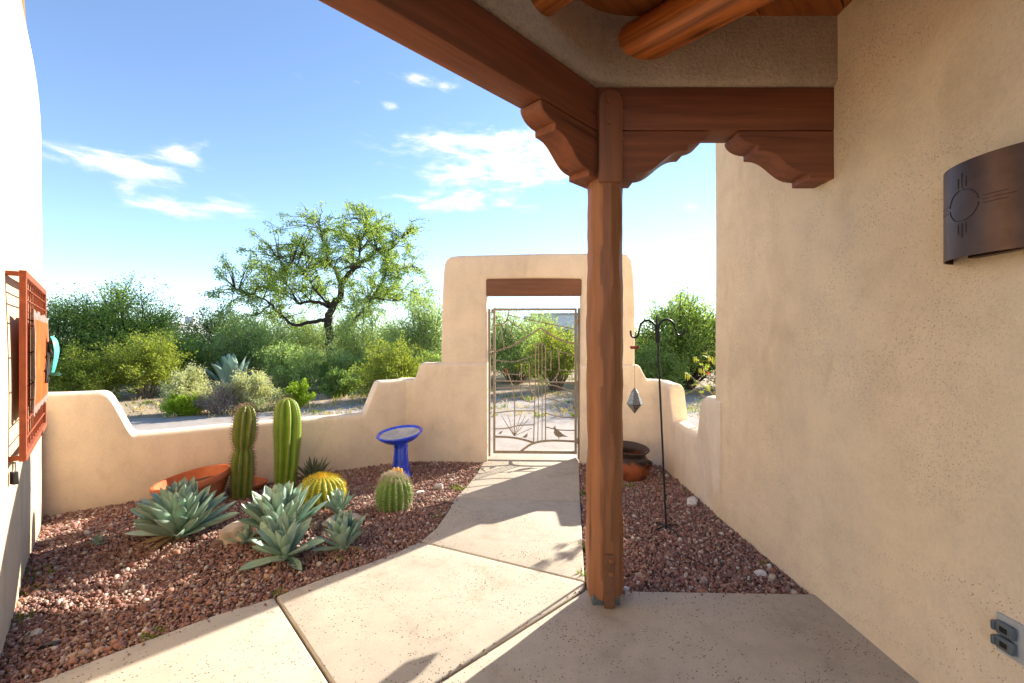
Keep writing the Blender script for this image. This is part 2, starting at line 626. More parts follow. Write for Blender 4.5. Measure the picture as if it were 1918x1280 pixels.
M_stem = mat_simple('shrub_stem', (.17, .125, .09), .9, .4, 8)
M_twig = mat_simple('dead_twig', (.20, .165, .15), .9, .4, 8)
M_cactus_u = None


# ------------------------------------------------------------------ setting: ground, driveway, beds, paving
def sheet(name, poly, z, mat, label=None):
    me = mesh(name, [(p[0], p[1], z) for p in poly], [tuple(range(len(poly)))])
    o = link(name, me, mat)
    tag(o, label, None, None, 'structure')
    return o


sheet('ground', [(-600, -300), (600, -300), (600, 900), (-600, 900)], -.12, M_ground, 'dry tan desert ground beyond the garden wall')
# driveway: a bent strip of grey gravel that passes outside the wall
drv_in = [(-14, 3.0), (-6.5, 4.6), (-4.5, 5.2), (-1.4, 5.75), (2.2, 5.7), (6, 5.0), (14, 3.5)]
drv_out = [(16, 15), (8, 13.2), (3.0, 12.3), (1.2, 12.1), (-.4, 12.2), (-2.0, 12.6), (-3.6, 11.8), (-5.0, 10.0), (-7.4, 9.0), (-9.5, 8.3), (-18, 7.0)]
sheet('driveway', [tuple(p.to_2d()) for p in smooth_poly([Vector((a, b, 0)) for a, b in drv_in], 5)] +
      [tuple(p.to_2d()) for p in smooth_poly([Vector((a, b, 0)) for a, b in drv_out], 5)], -.112, M_drive, 'grey gravel driveway outside the garden wall')

# survey points
CW = Vector((-3.93, 3.71, 0))                 # corner of the wing and the garden wall
WS = Vector((.684, -.7295, 0)).normalized()   # along the wing, towards the camera
WN = Vector((.7295, .684, 0)).normalized()    # out of the wing, into the court
WD = Vector((.845, .534, 0)).normalized()     # along the low garden wall
WDN = Vector((.534, -.845, 0)).normalized()   # out of the low wall, into the court


def WL(s, o, z):
    p = CW + WS * s + WN * o
    return Vector((p.x, p.y, z))


left_edge_A = [G(905, 864), G(893, 885), G(872, 912), G(851, 933)]
left_edge_B = [G(851, 933), G(838, 958), G(815, 990), G(785, 1015)]
left_edge_C = [G(785, 1015), G(740, 1036), G(690, 1055), G(600, 1085), G(515, 1118)]
left_edge_D = [G(515, 1118), G(400, 1152), G(250, 1207), G(60, 1280)]
PA = left_edge_A + [G(1088, 940), G(1085, 866), Vector((.80, 5.9, 0)), Vector((-.28, 5.9, 0))]
PB = left_edge_B + [G(1097, 1091), G(1088, 940)]
PCc = left_edge_C + [Vector((-.556, 1.64, 0)), G(1097, 1104), G(1097, 1091)]
PD = left_edge_D + [Vector((-2.15, 1.74, 0)), Vector((-1.317, .92, 0)), Vector((-.556, 1.64, 0))]
PPatio = [G(1097, 1104), Vector((.60, 2.565, 0)), Vector((1.78, 2.53, 0)), Vector((1.85, -2.0, 0)), Vector((.4, -2.4, 0)), Vector((-1.317, .92, 0)), Vector((-.556, 1.64, 0))]


def inset(poly, d):
    n = len(poly)
    area = sum(poly[i].x * poly[(i + 1) % n].y - poly[(i + 1) % n].x * poly[i].y for i in range(n))
    sgn = 1 if area > 0 else -1
    out = []
    for i in range(n):
        a, b, c = poly[i - 1], poly[i], poly[(i + 1) % n]
        e1 = (b - a).to_2d().normalized(); e2 = (c - b).to_2d().normalized()
        n1 = Vector((-e1.y, e1.x)) * sgn; n2 = Vector((-e2.y, e2.x)) * sgn
        bis = n1 + n2
        bis = bis / max(.35, bis.length_squared / 2) if bis.length > 1e-6 else n1
        out.append((b.x + bis.x * d, b.y + bis.y * d))
    return out


def refine(poly, keep=()):
    return poly


path = tag(bpy.data.objects.new('path', None), 'curved tan concrete path leading to the metal gate', None, None, 'structure')
COL.objects.link(path)
for poly, dz in ((PA, .0), (PB, .002), (PCc, .004), (PD, .001)):
    me = prism_mesh('slab', inset(poly, .006), -.11, dz, .011, 3, 'Z', 50)
    link('slab', me, M_concrete, path)
patio = link('patio', prism_mesh('patio', inset(PPatio, .006), -.11, .003, .013, 3, 'Z', 50), M_concrete)
tag(patio, 'shaded tan concrete porch floor under the beams', None, None, 'structure')
# dirt-filled joints
jb = MB()
for poly in (PA, PB, PCc, PD, PPatio):
    pass
joint = link('path_joint', mesh('path_joint', [(p.x, p.y, -.035) for p in
             [Vector((-.28, 5.88, 0)), *left_edge_A, *left_edge_B[1:], *left_edge_C[1:], *left_edge_D[1:], Vector((-2.1, 1.74, 0)), Vector((-1.3, .95, 0)), Vector((1.7, .8, 0)), Vector((1.7, 2.5, 0)), Vector((.44, 2.55, 0)), G(1088, 940), Vector((.79, 5.88, 0))]],
             [tuple(range(21))] if False else [tuple(range(len([0, *left_edge_A, *left_edge_B[1:], *left_edge_C[1:], *left_edge_D[1:]]) + 7))]), M_potsoil, path)

# gravel beds
bedL = [CW + WN * .0, CW + WD * 1.5, CW + WD * 3.14, Vector((-.30, 5.40, 0))] + left_edge_A + left_edge_B[1:] + left_edge_C[1:] + left_edge_D[1:] + [Vector((-2.15, 1.74, 0))]
bedR = [G(1085, 866), Vector((1.80, 5.30, 0)), Vector((1.74, 3.73, 0)), Vector((1.74, 2.53, 0)), Vector((.60, 2.565, 0)), G(1097, 1104), G(1097, 1091), G(1088, 940)]


def in_poly(x, y, poly):
    c = np.zeros(len(x), bool)
    n = len(poly)
    for i in range(n):
        a, b = poly[i], poly[i - 1]
        cond = ((a.y > y) != (b.y > y))
        with np.errstate(divide='ignore', invalid='ignore'):
            xi = (b.x - a.x) * (y - a.y) / (b.y - a.y + 1e-12) + a.x
        c ^= cond & (x < xi)
    return c


def bed_height(x, y):
    """gentle mounding of the gravel"""
    return -.022 + .012 * np.sin(x * 3.1 + 1) * np.cos(y * 2.7) + .05 * np.exp(-(((x + 1.9) / .9) ** 2 + ((y - 3.55) / .55) ** 2))


def bz(x, y):
    return float(bed_height(np.array([x]), np.array([y]))[0])


def make_bed(poly, label):
    xs = np.array([p.x for p in poly]); ys = np.array([p.y for p in poly])
    n = 46
    gx = np.linspace(xs.min() - .1, xs.max() + .1, n); gy = np.linspace(ys.min() - .1, ys.max() + .1, n)
    bm = bmesh.new()
    vs = [bm.verts.new((p.x, p.y, 0)) for p in poly]
    f = bm.faces.new(vs)
    bmesh.ops.triangulate(bm, faces=[f])
    for k in range(1, n - 1):
        bmesh.ops.bisect_plane(bm, geom=list(bm.verts) + list(bm.edges) + list(bm.faces), plane_co=(gx[k], 0, 0), plane_no=(1, 0, 0))
        bmesh.ops.bisect_plane(bm, geom=list(bm.verts) + list(bm.edges) + list(bm.faces), plane_co=(0, gy[k], 0), plane_no=(0, 1, 0))
    for v in bm.verts:
        v.co.z = bz(v.co.x, v.co.y) - .012
    me = bm_mesh('gravel_bed', bm, True)
    o = link('gravel_bed', me, M_soil)
    tag(o, label, None, None, 'structure')


make_bed(bedL, 'red brown soil bed under the planted gravel')
make_bed(bedR, 'red brown soil bed between path and house wall')

ICO_V = np.array([(0, 0, -1), (.7236, -.52572, -.44721), (-.27639, -.85064, -.44721), (-.89443, 0, -.44721), (-.27639, .85064, -.44721), (.7236, .52572, -.44721),
                  (.27639, -.85064, .44721), (-.7236, -.52572, .44721), (-.7236, .52572, .44721), (.27639, .85064, .44721), (.89443, 0, .44721), (0, 0, 1)])
ICO_F = np.array([(0, 1, 2), (1, 0, 5), (0, 2, 3), (0, 3, 4), (0, 4, 5), (1, 5, 10), (2, 1, 6), (3, 2, 7), (4, 3, 8), (5, 4, 9), (1, 10, 6), (2, 6, 7), (3, 7, 8), (4, 8, 9),
                  (5, 9, 10), (6, 10, 11), (7, 6, 11), (8, 7, 11), (9, 8, 11), (10, 9, 11)])


def rand_rot(n):
    q = RNG.normal(size=(n, 4)); q /= np.linalg.norm(q, axis=1, keepdims=True)
    w, x, y, z = q.T
    return np.stack([np.stack([1 - 2 * (y * y + z * z), 2 * (x * y - z * w), 2 * (x * z + y * w)], -1),
                     np.stack([2 * (x * y + z * w), 1 - 2 * (x * x + z * z), 2 * (y * z - x * w)], -1),
                     np.stack([2 * (x * z - y * w), 2 * (y * z + x * w), 1 - 2 * (x * x + y * y)], -1)], -2)


def pebbles(name, poly, density, label, avoid=()):
    xs = np.array([p.x for p in poly]); ys = np.array([p.y for p in poly])
    area = (xs.max() - xs.min()) * (ys.max() - ys.min())
    n = int(area * density)
    x = RNG.uniform(xs.min(), xs.max(), n); y = RNG.uniform(ys.min(), ys.max(), n)
    k = in_poly(x, y, poly)
    for (ax, ay, ar) in avoid:
        k &= (x - ax) ** 2 + (y - ay) ** 2 > ar * ar
    x, y = x[k], y[k]
    n = len(x)
    r = np.clip(RNG.lognormal(math.log(.0068), .42, n), .003, .026)
    z = bed_height(x, y) + r * .25 + RNG.uniform(-.004, .006, n)
    sc = np.stack([r * RNG.uniform(.8, 1.35, n), r * RNG.uniform(.7, 1.1, n), r * RNG.uniform(.5, .85, n)], -1)
    R = rand_rot(n)
    jit = ICO_V[None] * (1 + RNG.uniform(-.24, .24, (n, 12, 1)))
    V = np.einsum('nij,nkj->nki', R, jit * sc[:, None, :]) + np.stack([x, y, z], -1)[:, None, :]
    Fc = ICO_F[None] + (np.arange(n) * 12)[:, None, None]
    o = link(name, np_mesh(name, V.reshape(-1, 3), Fc.reshape(-1, 3)), M_peb)
    tag(o, label, 'gravel', None, 'stuff')


pebbles('gravel', bedL, 8200, 'red and brown lava gravel around the agaves and cacti')
pebbles('gravel', bedR, 8200, 'red and brown lava gravel between the path and the house wall')


def stray():
    pts = []
    rs = random.Random(6)
    edge = left_edge_A + left_edge_B[1:] + left_edge_C[1:] + left_edge_D[1:]
    for a, b in zip(edge, edge[1:]):
        d = (b - a); nrm = Vector((-d.y, d.x, 0)).normalized()
        for k in range(int(d.length * 22)):
            q = a + d * rs.random() + nrm * abs(rs.gauss(0, .05))
            pts.append((q.x, q.y))
    for k in range(40):
        pts.append((rs.uniform(.6, 1.68), 2.55 - abs(rs.gauss(0, .05))))
    for k in range(36):
        t = rs.random()
        q = G(1097, 1104).lerp(Vector((-.556, 1.64, 0)), t); pts.append((q.x + rs.gauss(0, .012), q.y + rs.gauss(0, .012)))
    n = len(pts)
    r = np.clip(RNG.lognormal(math.log(.0045), .45, n), .002, .012)
    P = np.array([(x, y, .0) for x, y in pts]); P[:, 2] = .004 + r * .4
    R = rand_rot(n)
    jit = ICO_V[None] * (1 + RNG.uniform(-.24, .24, (n, 12, 1)))
    V = np.einsum('nij,nkj->nki', R, jit * (r[:, None] * RNG.uniform(.6, 1.2, (n, 3)))[:, None, :]) + P[:, None, :]
    o = link('stray_gravel', np_mesh('stray_gravel', V.reshape(-1, 3), (ICO_F[None] + (np.arange(n) * 12)[:, None, None]).reshape(-1, 3)), M_peb)
    tag(o, 'stray bits of gravel lying on the edges of the paving', 'gravel', None, 'stuff')


stray()


# ------------------------------------------------------------------ masonry
def wob(p, amp, sc=1.6):
    return amp * mnoise.noise(Vector(p) * sc)


def mass(name, foot, z0, z1, nz, fn, mat, parent=None, dens=.22, corner=.08):
    """solid with rounded vertical corners: footprint polygon extruded, fn(p, normal) moves each vertex"""
    pts, nrm = [], []
    n = len(foot)
    foot = [Vector((p[0], p[1])) for p in foot]
    area = sum(foot[i].x * foot[(i + 1) % n].y - foot[(i + 1) % n].x * foot[i].y for i in range(n))
    if area < 0: foot.reverse()
    for i in range(n):
        a, b, c = foot[i - 1], foot[i], foot[(i + 1) % n]
        e1, e2 = (b - a).normalized(), (c - b).normalized()
        n1, n2 = Vector((e1.y, -e1.x)), Vector((e2.y, -e2.x))
        ang = e1.angle(e2)
        d = corner * math.tan(ang / 2)
        p1, p2 = b - e1 * d, b + e2 * d
        for k in range(6):
            t = k / 5
            q = (1 - t) ** 2 * p1 + 2 * t * (1 - t) * b + t * t * p2
            pts.append(q); nrm.append((n1 * (1 - t) + n2 * t).normalized())
        ln = ((c - e2 * 0) - p2).length
        m = max(1, int(ln / dens))
        for k in range(1, m):
            q = p2 + e2 * (ln * k / m)
            if (q - c).length > corner * 1.6:
                pts.append(q); nrm.append(n2)
    V, Fc = [], []
    N = len(pts)
    for j in range(nz + 1):
        z = z0 + (z1 - z0) * j / nz
        for p, nn in zip(pts, nrm):
            V.append(fn(Vector((p.x, p.y, z)), Vector((nn.x, nn.y, 0))))
    for j in range(nz):
        for i in range(N):
            i2 = (i + 1) % N
            Fc.append((j * N + i, j * N + i2, (j + 1) * N + i2, (j + 1) * N + i))
    Fc.append(tuple(nz * N + i for i in range(N)))
    return link(name, smooth_by_angle(mesh(name, V, Fc), 60), mat, parent)


# the house: wall along the right of the court
house = thing('house', 'tan speckled stucco house wall along the right side of the court', 'house', (1.72, 1.0, 0))


def house_fn(p, nn):
    p = p - house.location
    wz = p.z
    fl = math.exp(-(wz / .28) ** 2) * .035
    q = p + nn * (fl + wob((p.x + 5, p.y, p.z), .012, 1.1))
    if wz > 3.6: q -= nn * (.12 * ((wz - 3.6) / .8) ** 2)
    return q


mass('wall', [(1.785, -3.0), (1.735, 3.82), (7.5, 3.82), (7.5, -3.0)], -.12, 4.3, 30, house_fn, M_stucco_house, house)

# the wing on the left
wing = thing('house_wing', 'sunlit tan stucco house wing with rounded corner at the left edge', 'house', tuple(CW))
SUNP = None


def wing_fn(p, nn):
    q = p + nn * wob((p.x, p.y, p.z), .012, 1.3)
    if p.z > 2.9: q -= nn * (.115 * ((p.z - 2.9) / 1.3) ** 2)
    return q - CW


a0, a1 = WL(0, 0, 0), WL(4.55, 0, 0)
b1, b0 = WL(4.55, -3.5, 0), WL(0, -3.5, 0)
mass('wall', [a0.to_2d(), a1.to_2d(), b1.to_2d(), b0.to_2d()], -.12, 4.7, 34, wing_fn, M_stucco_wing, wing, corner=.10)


def strip_wall(name, line, top, thick, mat, parent, n=90, side=1, edge=.055, origin=Vector((0, 0, 0))):
    """garden wall swept along a 2D line (its court face); top(t) gives the height at distance t; rounded cap"""
    line = [Vector((p[0], p[1], 0)) for p in line]
    L = [0.0]
    for a, b in zip(line, line[1:]): L.append(L[-1] + (b - a).length)
    ts = [L[-1] * i / n for i in range(n + 1)]
    V, Fc = [], []
    for t in ts:
        i = max(k for k in range(len(L)) if L[k] <= t + 1e-9); i = min(i, len(line) - 2)
        f = (t - L[i]) / (L[i + 1] - L[i])
        p = line[i].lerp(line[i + 1], f)
        d = (line[i + 1] - line[i]).normalized()
        nrm = Vector((d.y, -d.x, 0)) * side            # towards the court
        h = top(t)
        sec = [(0, -.12), (0, .05), (0, h * .35), (0, h * .7)]
        for k in range(7):
            a = math.pi / 2 * k / 6
            sec.append((-(edge - edge * math.cos(a)), h - edge + edge * math.sin(a)))
        for k in range(1, 4):
            sec.append((-(edge + (thick - 2 * edge) * k / 4), h + .004 * math.sin(t * 9 + k)))
        for k in range(7):
            a = math.pi / 2 * (1 - k / 6)
            sec.append((-(thick - edge + edge * math.cos(a)), h - edge + edge * math.sin(a)))
        sec += [(-thick, h * .5), (-thick, -.12)]
        for (o, z) in sec:
            q = p + nrm * (o + .0) + Vector((0, 0, z))
            q += nrm * wob((q.x, q.y, q.z), .009, 2.2)
            q.z += wob((q.x + 9, q.y, 0), .006, 2.5) if z > .2 else 0
            V.append(q - origin)
    m = len(sec)
    for i in range(n):
        for k in range(m - 1):
            Fc.append((i * m + k, i * m + k + 1, (i + 1) * m + k + 1, (i + 1) * m + k))
    Fc.append(tuple(range(m))); Fc.append(tuple(reversed([n * m + k for k in range(m)])))
    bm = bmesh.new(); me0 = mesh(name, V, Fc); bm.from_mesh(me0); bpy.data.meshes.remove(me0)
    return link(name, smooth_by_angle(bm_mesh(name, bm), 60), mat, parent)


def steps(pts, r=.03):
    """height profile from (t, h) points with softened corners"""
    def raw(t):
        if t <= pts[0][0]: return pts[0][1]
        for (t0, h0), (t1, h1) in zip(pts, pts[1:]):
            if t <= t1: return h0 + (h1 - h0) * (t - t0) / max(1e-6, t1 - t0)
        return pts[-1][1]

    def f(t):
        return sum(raw(t + r * k / 3) * w for k, w in ((-3, 1), (-2, 2), (-1, 3), (0, 4), (1, 3), (2, 2), (3, 1))) / 16
    return f


w0 = -.14
start = CW + WD * w0
end = CW + WD * 3.16
gwl = strip_wall('garden_wall', [start.to_2d(), (CW + WD * 1.6 + WDN * -.03).to_2d(), end.to_2d()],
                 steps([(0, 1.01), (.52, .995), (.56, .97), (.71, .60), (2.78, .60), (2.93, .975), (3.4, .98)]), .20, M_stucco, None, 150, 1)
tag(gwl, 'low stepped tan stucco garden wall behind the cacti and the birdbath', 'wall')

# gate arch with its shoulders, slightly turned
GR = math.radians(-2.2)
arch = thing('gate_arch', 'tall tan stucco arch with wooden lintel around the metal gate', 'arch', (.27, 5.36, 0), (0, 0, GR))
GO = Vector((.27, 0, 0))     # local x is world x minus .27 (before the small turn)


def ax(x): return x - .27


def arch_outline():
    L0, L1, R0, R1 = ax(-.868), ax(-.31), ax(.835), ax(1.48)
    out = [(L0, -.12), (L0 + .002, 1.3), (L0 + .01, 1.9), (L0 + .03, 2.3), (L0 + .05, 2.42), (L0 + .10, 2.475), (L0 + .22, 2.49), (ax(.3), 2.505), (R1 - .22, 2.51), (R1 - .09, 2.49),
           (R1 - .04, 2.42), (R1 - .015, 2.25), (R1, 1.9), (R1, -.12), (R0, -.12), (R0 - .004, 1.2), (R0 + .002, 2.195), (ax(.3), 2.205), (L1 - .002, 2.2), (L1 + .004, 1.2), (L1, -.12)]
    return out


me = prism_mesh('pillar_and_head', arch_outline(), .0, .20, .035, 3, 'Y', 60)
link('arch_body', me, M_stucco, arch)
link('lintel', box_mesh('lintel', 1.20, .15, .205, .006, 2), M_lintel, arch).location = (ax(.2625), .095, 2.104)
# shoulders: thicker stepped walls either side of the opening
sl = strip_wall('shoulder', [(ax(-1.40), -.045), (ax(-.296), -.06)], steps([(0, .985), (.22, .985), (.285, 1.18), (1.3, 1.195)], .02), .27, M_stucco, arch, 60, 1)
sr = strip_wall('shoulder', [(ax(.826), -.065), (ax(1.82), -.075)], steps([(0, 1.17), (.69, 1.16), (.78, .985), (1.1, .975)], .02), .27, M_stucco, arch, 60, 1)

gwr = strip_wall('garden_wall', [(1.745, 5.30), (1.73, 4.5), (1.715, 3.66)],
                 steps([(0, .975), (.36, .97), (.41, .935), (.51, .59), (1.17, .575), (1.25, .90), (1.33, .955), (1.7, .965)], .02), .165, M_stucco, None, 90, 1)
tag(gwr, 'short notched tan garden wall joining the house corner beside the clay pot', 'wall')

# ------------------------------------------------------------------ porch: beams, corbels, post, logs, deck, stucco band
porch = thing('porch', 'brown timber porch with carved corbels, peeled log rafters and a hewn post', 'porch', (.52, 2.49, 0))
PO = Vector((.52, 2.49, 0))
BZ0, BZ1 = 2.585, 2.82
BD = Vector((.7071, .7071, 0))      # along the left beam, towards the post
BN = Vector((.7071, -.7071, 0))     # inwards (towards the camera side)


def oriented(name, me, mat, parent, loc, ang):
    o = link(name, me, mat, parent)
    o.location = loc
    o.rotation_euler = (0, 0, ang)
    return o


# right beam: front face at Y = 2.40, back at 2.57
RBY0, RBY1 = 2.40, 2.565
lenR = 1.80 - .46
oriented('beam', box_mesh('beam', lenR, RBY1 - RBY0, BZ1 - BZ0, .008, 2), M_beam_x, porch, Vector((.46 + lenR / 2, (RBY0 + RBY1) / 2, (BZ0 + BZ1) / 2)) - PO, 0)
# left beam: inner face y - x = 1.945, outer 2.145 ; runs from the wing to the post
cinner, couter = 1.945, 2.145
cm = (cinner + couter) / 2


def on_beam(x): return Vector((x, x + cm, 0))


p_end = on_beam(.455); p_start = on_beam(-1.32)
lenL = (p_end - p_start).length
tb = (couter - cinner) * .7071
oriented('beam', box_mesh('beam', lenL, tb, BZ1 - BZ0, .008, 2), M_beam_x, porch, (p_start + p_end) / 2 + Vector((0, 0, (BZ0 + BZ1) / 2)) - PO, math.radians(45))


def corbel_profile(sx=1.0):
    """outline in (along, down) from the beam's underside; along = 0 at the thick end"""
    p = [(0, 0), (.535, 0)]
    for k in range(1, 7):                      # upper cove, rounded outwards
        a = math.pi / 2 * k / 6
        p.append((.535 - .105 * (1 - math.cos(a)), -.070 * math.sin(a)))
    p.append((.43, -.100))
    for k in range(1, 17):                     # ogee
        t = k / 16
        x = .43 - .265 * t
        z = -.100 - .116 * (t - .155 * math.sin(2 * math.pi * t))
        p.append((x, z))
    p.append((.165, -.246))
    p.append((0, -.246))
    return [(x * 1.055, z * 1.05) for x, z in p]


def corbel(name, thick, loc, ang):
    me = prism_mesh('corbel', corbel_profile(), -thick / 2, thick / 2, .004, 1, 'Y', 25)
    return oriented(name, me, M_beam_x, porch, loc, ang)


cy = (RBY0 + RBY1) / 2 - PO.y
corbel('corbel', RBY1 - RBY0 - .004, Vector((.50 - PO.x, cy, BZ0 - .003)), 0)
corbel('corbel', RBY1 - RBY0 - .004, Vector((1.79 - PO.x, cy, BZ0 - .003)), math.pi)
corbel('corbel', tb - .004, on_beam(.485) + Vector((0, 0, BZ0 - .003)) - PO, math.radians(225))

# hewn post
V, Fc = [], []
PS, PN = 44, 64
ptop = 2.36
rs = random.Random(5)
fac = [2 * math.pi * (k + rs.uniform(-.22, .22)) / 11 for k in range(11)]
for j in range(PN + 1):
    z = .035 + (ptop - .035) * j / PN
    for k in range(PS):
        a = 2 * math.pi * k / PS
        # distance to the nearest hewn facet, each facet wandering along the height
        r = 9
        for q, fa in enumerate(fac):
            d = math.cos(a - fa - .16 * mnoise.noise((q * 3.1, z * 2.1, 0)))
            if d > .3:
                rq = .0985 + .0115 * mnoise.noise((q * 7.7, z * 4.5, 3)) + .004 * mnoise.noise((q * 2.7, z * 11, 8))
                r = min(r, rq / d)
        r = min(r, .106) * (1.0 - .025 * max(0, z - .5) / 2)
        if j == 0: r *= .93
        V.append((r * math.cos(a), r * math.sin(a), z))
for j in range(PN):
    for k in range(PS):
        k2 = (k + 1) % PS
        Fc.append((j * PS + k, j * PS + k2, (j + 1) * PS + k2, (j + 1) * PS + k))
Fc.append(tuple(reversed(range(PS)))); Fc.append(tuple(PN * PS + k for k in range(PS)))
me = mesh('post', V, Fc); smooth_by_angle(me, 12)
post = link('post', me, M_post, porch)
# tongue of the post running up between the beams
bm_pts = [(-.066, 2.30), (.066, 2.30), (.066, 2.74)] + [(.066 * math.cos(a) * 1.0, 2.74 + .06 * math.sin(a)) for a in [math.pi * k / 10 for k in range(1, 10)]] + [(-.066, 2.74)]
tongue = link('tongue', prism_mesh('tongue', bm_pts, -.05, .06, .012, 2, 'Y', 40), M_post_shaded, post)
tongue.location = (.013, -.056, 0)


def bolt_mesh(r=.013, h=.012):
    V, Fc = lathe([(r, 0), (r, h * .5), (r * .8, h * .9), (r * .001, h)], 8)
    return mesh('bolt', V, Fc)


BOLT = smooth_by_angle(bolt_mesh(), 40)


def bolt(parent, loc, direction):
    o = link('bolt', BOLT, M_post, parent)
    o.location = loc
    o.rotation_euler = Vector(direction).to_track_quat('Z', 'Y').to_euler()
    return o


for zz in (2.755, 2.64):
    bolt(post, (.0, -.106, zz - .02), (0, -1, 0))
for zz in (2.70, 2.56):
    bolt(post, (.079, -.085, zz - .02), (1, 0, 0))
strap = link('strap', prism_mesh('strap', [(-.028, .005), (.028, .005), (.028, .285), (.02, .293), (-.02, .293), (-.028, .285), (-.028, .21), (-.024, .2), (-.028, .19)], -.004, .004, .0015, 1, 'Y', 40), M_steel_brown, post)
strap.location = (.005, -.105, 0)
for zz in (.26, .19):
    bolt(post, (.012, -.109, zz), (0, -1, 0))
link('base_plate', box_mesh('base_plate', .15, .15, .05, .004, 1), M_galv, post).location = (-.005, .0, .025)

# stucco band above the beams, inner face just proud of the beams
SB0, SB1 = BZ1 + .001, 3.62
inn = .03
# inner outline points (world)
c_in = cinner - inn * 1.414
ycorner = RBY0 - inn
i_start = Vector((-1.40, -1.40 + c_in, 0))
i_corner = Vector((ycorner - c_in, ycorner, 0))
i_fil1 = i_corner - BD * .16
i_fil2 = i_corner + Vector((.20, 0, 0))
i_end = Vector((1.80, ycorner, 0))
o_end = Vector((1.80, RBY1 + .03, 0))
c_out = couter + .04
o_corner = Vector((RBY1 + .03 - c_out, RBY1 + .03, 0))
o_start = Vector((-1.40, -1.40 + c_out, 0))
inner_arc = [(1 - t) ** 2 * i_fil1 + 2 * t * (1 - t) * i_corner + t * t * i_fil2 for t in [k / 8 for k in range(9)]]
outline = [i_start, *inner_arc, i_end, o_end, o_corner, o_start]


def band():
    """swept band: inner bottom edge rounded, bumpy plaster"""
    inner = [i_start + (i_fil1 - i_start) * (k / 14) for k in range(14)] + inner_arc + [i_fil2 + (i_end - i_fil2) * (k / 12) for k in range(1, 13)]
    outer_path = [o_start, o_corner, o_end]
    V, Fc = [], []
    n = len(inner)
    sec_m = None
    for i, p in enumerate(inner):
        d = (inner[min(i + 1, n - 1)] - inner[max(i - 1, 0)]).normalized()
        inward = Vector((d.y, -d.x, 0))
        f = i / (n - 1)
        # matching outer point
        if i < 14: o = o_start.lerp(o_corner, f / (18 / (n - 1)) if False else min(1, i / 18))
        elif i < 23: o = o_start.lerp(o_corner, min(1, i / 18)) if i < 18 else o_corner.lerp(o_end, (i - 18) / (n - 1 - 18))
        else: o = o_corner.lerp(o_end, (i - 18) / (n - 1 - 18))
        sec = []
        r = .035
        for k in range(5):
            a = math.pi / 2 * k / 4
            q = p - inward * (r - r * math.sin(a)); sec.append(Vector((q.x, q.y, SB0 + r - r * math.cos(a))))
        for k in range(1, 9):
            z = SB0 + r + (SB1 - SB0 - r) * k / 8
            q = p - inward * (.015 * (k / 8))
            sec.append(Vector((q.x, q.y, z)))
        sec = [s + inward * wob((s.x, s.y, s.z), .010, 5) for s in sec]
        sec.append(Vector((o.x, o.y, SB1))); sec.append(Vector((o.x, o.y, SB0)))
        V += [s - PO for s in sec]; sec_m = len(sec)
    for i in range(n - 1):
        for k in range(sec_m):
            k2 = (k + 1) % sec_m
            Fc.append((i * sec_m + k, i * sec_m + k2, (i + 1) * sec_m + k2, (i + 1) * sec_m + k))
    Fc.append(tuple(range(sec_m))); Fc.append(tuple(reversed([(n - 1) * sec_m + k for k in range(sec_m)])))
    bm = bmesh.new(); m0 = mesh('b', V, Fc); bm.from_mesh(m0); bpy.data.meshes.remove(m0)
    return smooth_by_angle(bm_mesh('stucco_band', bm), 55)


link('stucco_band', band(), M_stucco_rough, porch)

# log rafters (vigas), perpendicular to the left beam
VD = Vector((.69, -.724, 0)).normalized()


def viga(at, length=4.2, r=.112):
    n = 26
    V, Fc = [], []
    S = 22
    for i in range(n + 1):
        x = -.25 + length * i / n
        rr = r * (1 + .0 * x)
        for k in range(S):
            a = 2 * math.pi * k / S
            q = rr + .004 * mnoise.noise((x * 2.5, math.cos(a) * 1.5, math.sin(a) * 1.5 + at.x * 9)) + .003 * mnoise.noise((x * 7, math.cos(a) * 4, math.sin(a) * 4))
            V.append((x, q * math.cos(a), q * math.sin(a)))
    for i in range(n):
        for k in range(S):
            k2 = (k + 1) % S
            Fc.append((i * S + k, i * S + k2, (i + 1) * S + k2, (i + 1) * S + k))
    Fc.append(tuple(range(S))); Fc.append(tuple(n * S + k for k in range(S)))
    me = mesh('log_rafter', V, Fc, True)
    o = link('log_rafter', me, M_viga, porch)
    o.location = at - PO
    o.rotation_euler = (0, 0, math.atan2(VD.y, VD.x))
    # collar of stucco where the log enters the band
    return o


VZ = 3.06
viga(Vector((.735, 2.36, VZ)), 1.95)
viga(Vector((.125, 2.045, VZ)), 1.75)
# added unseen rear beam carrying the logs, porch cut short to admit skylight
oriented('beam', box_mesh('beam', 3.0, .15, .2, .008, 2), M_beam_x, porch, Vector((.30, 1.12, 2.845)) - PO, 0)

# deck planks above the logs, parallel to the left beam
DZ = 3.185
pw = .325
ang45 = math.radians(45)
for k in range(9):
    c0 = 1.73 + .23 - k * pw * 1.414     # y - x at the plank's outer edge
    cmid = c0 - pw * .707
    # clip the plank between the wing side and the right wall
    xa = max(-1.45, 1.0 - cmid)  # planks stop at the same shortened rear edge, for more skylight
    xb = min(1.95, 2.72 - cmid)
    if xb - xa < .3: continue
    L = (xb - xa) * 1.4142
    me = box_mesh('plank', L, pw - .006, .035, .003, 1)
    xm = (xa + xb) / 2
    o = link('plank', me, M_plank, porch)
    o.location = Vector((xm, xm + cmid, DZ + .018)) - PO
    o.rotation_euler = (0, 0, ang45)
# roofing slab over the planks, rear cut short so skylight reaches the porch
roofp = [(-1.2, .95), (.45, 2.55), (1.85, 2.55), (1.85, .95)]
me = prism_mesh('roof', [(a - PO.x, b - PO.y) for a, b in roofp], DZ + .04, DZ + .16)
link('roof', me, M_stucco_rough, porch)

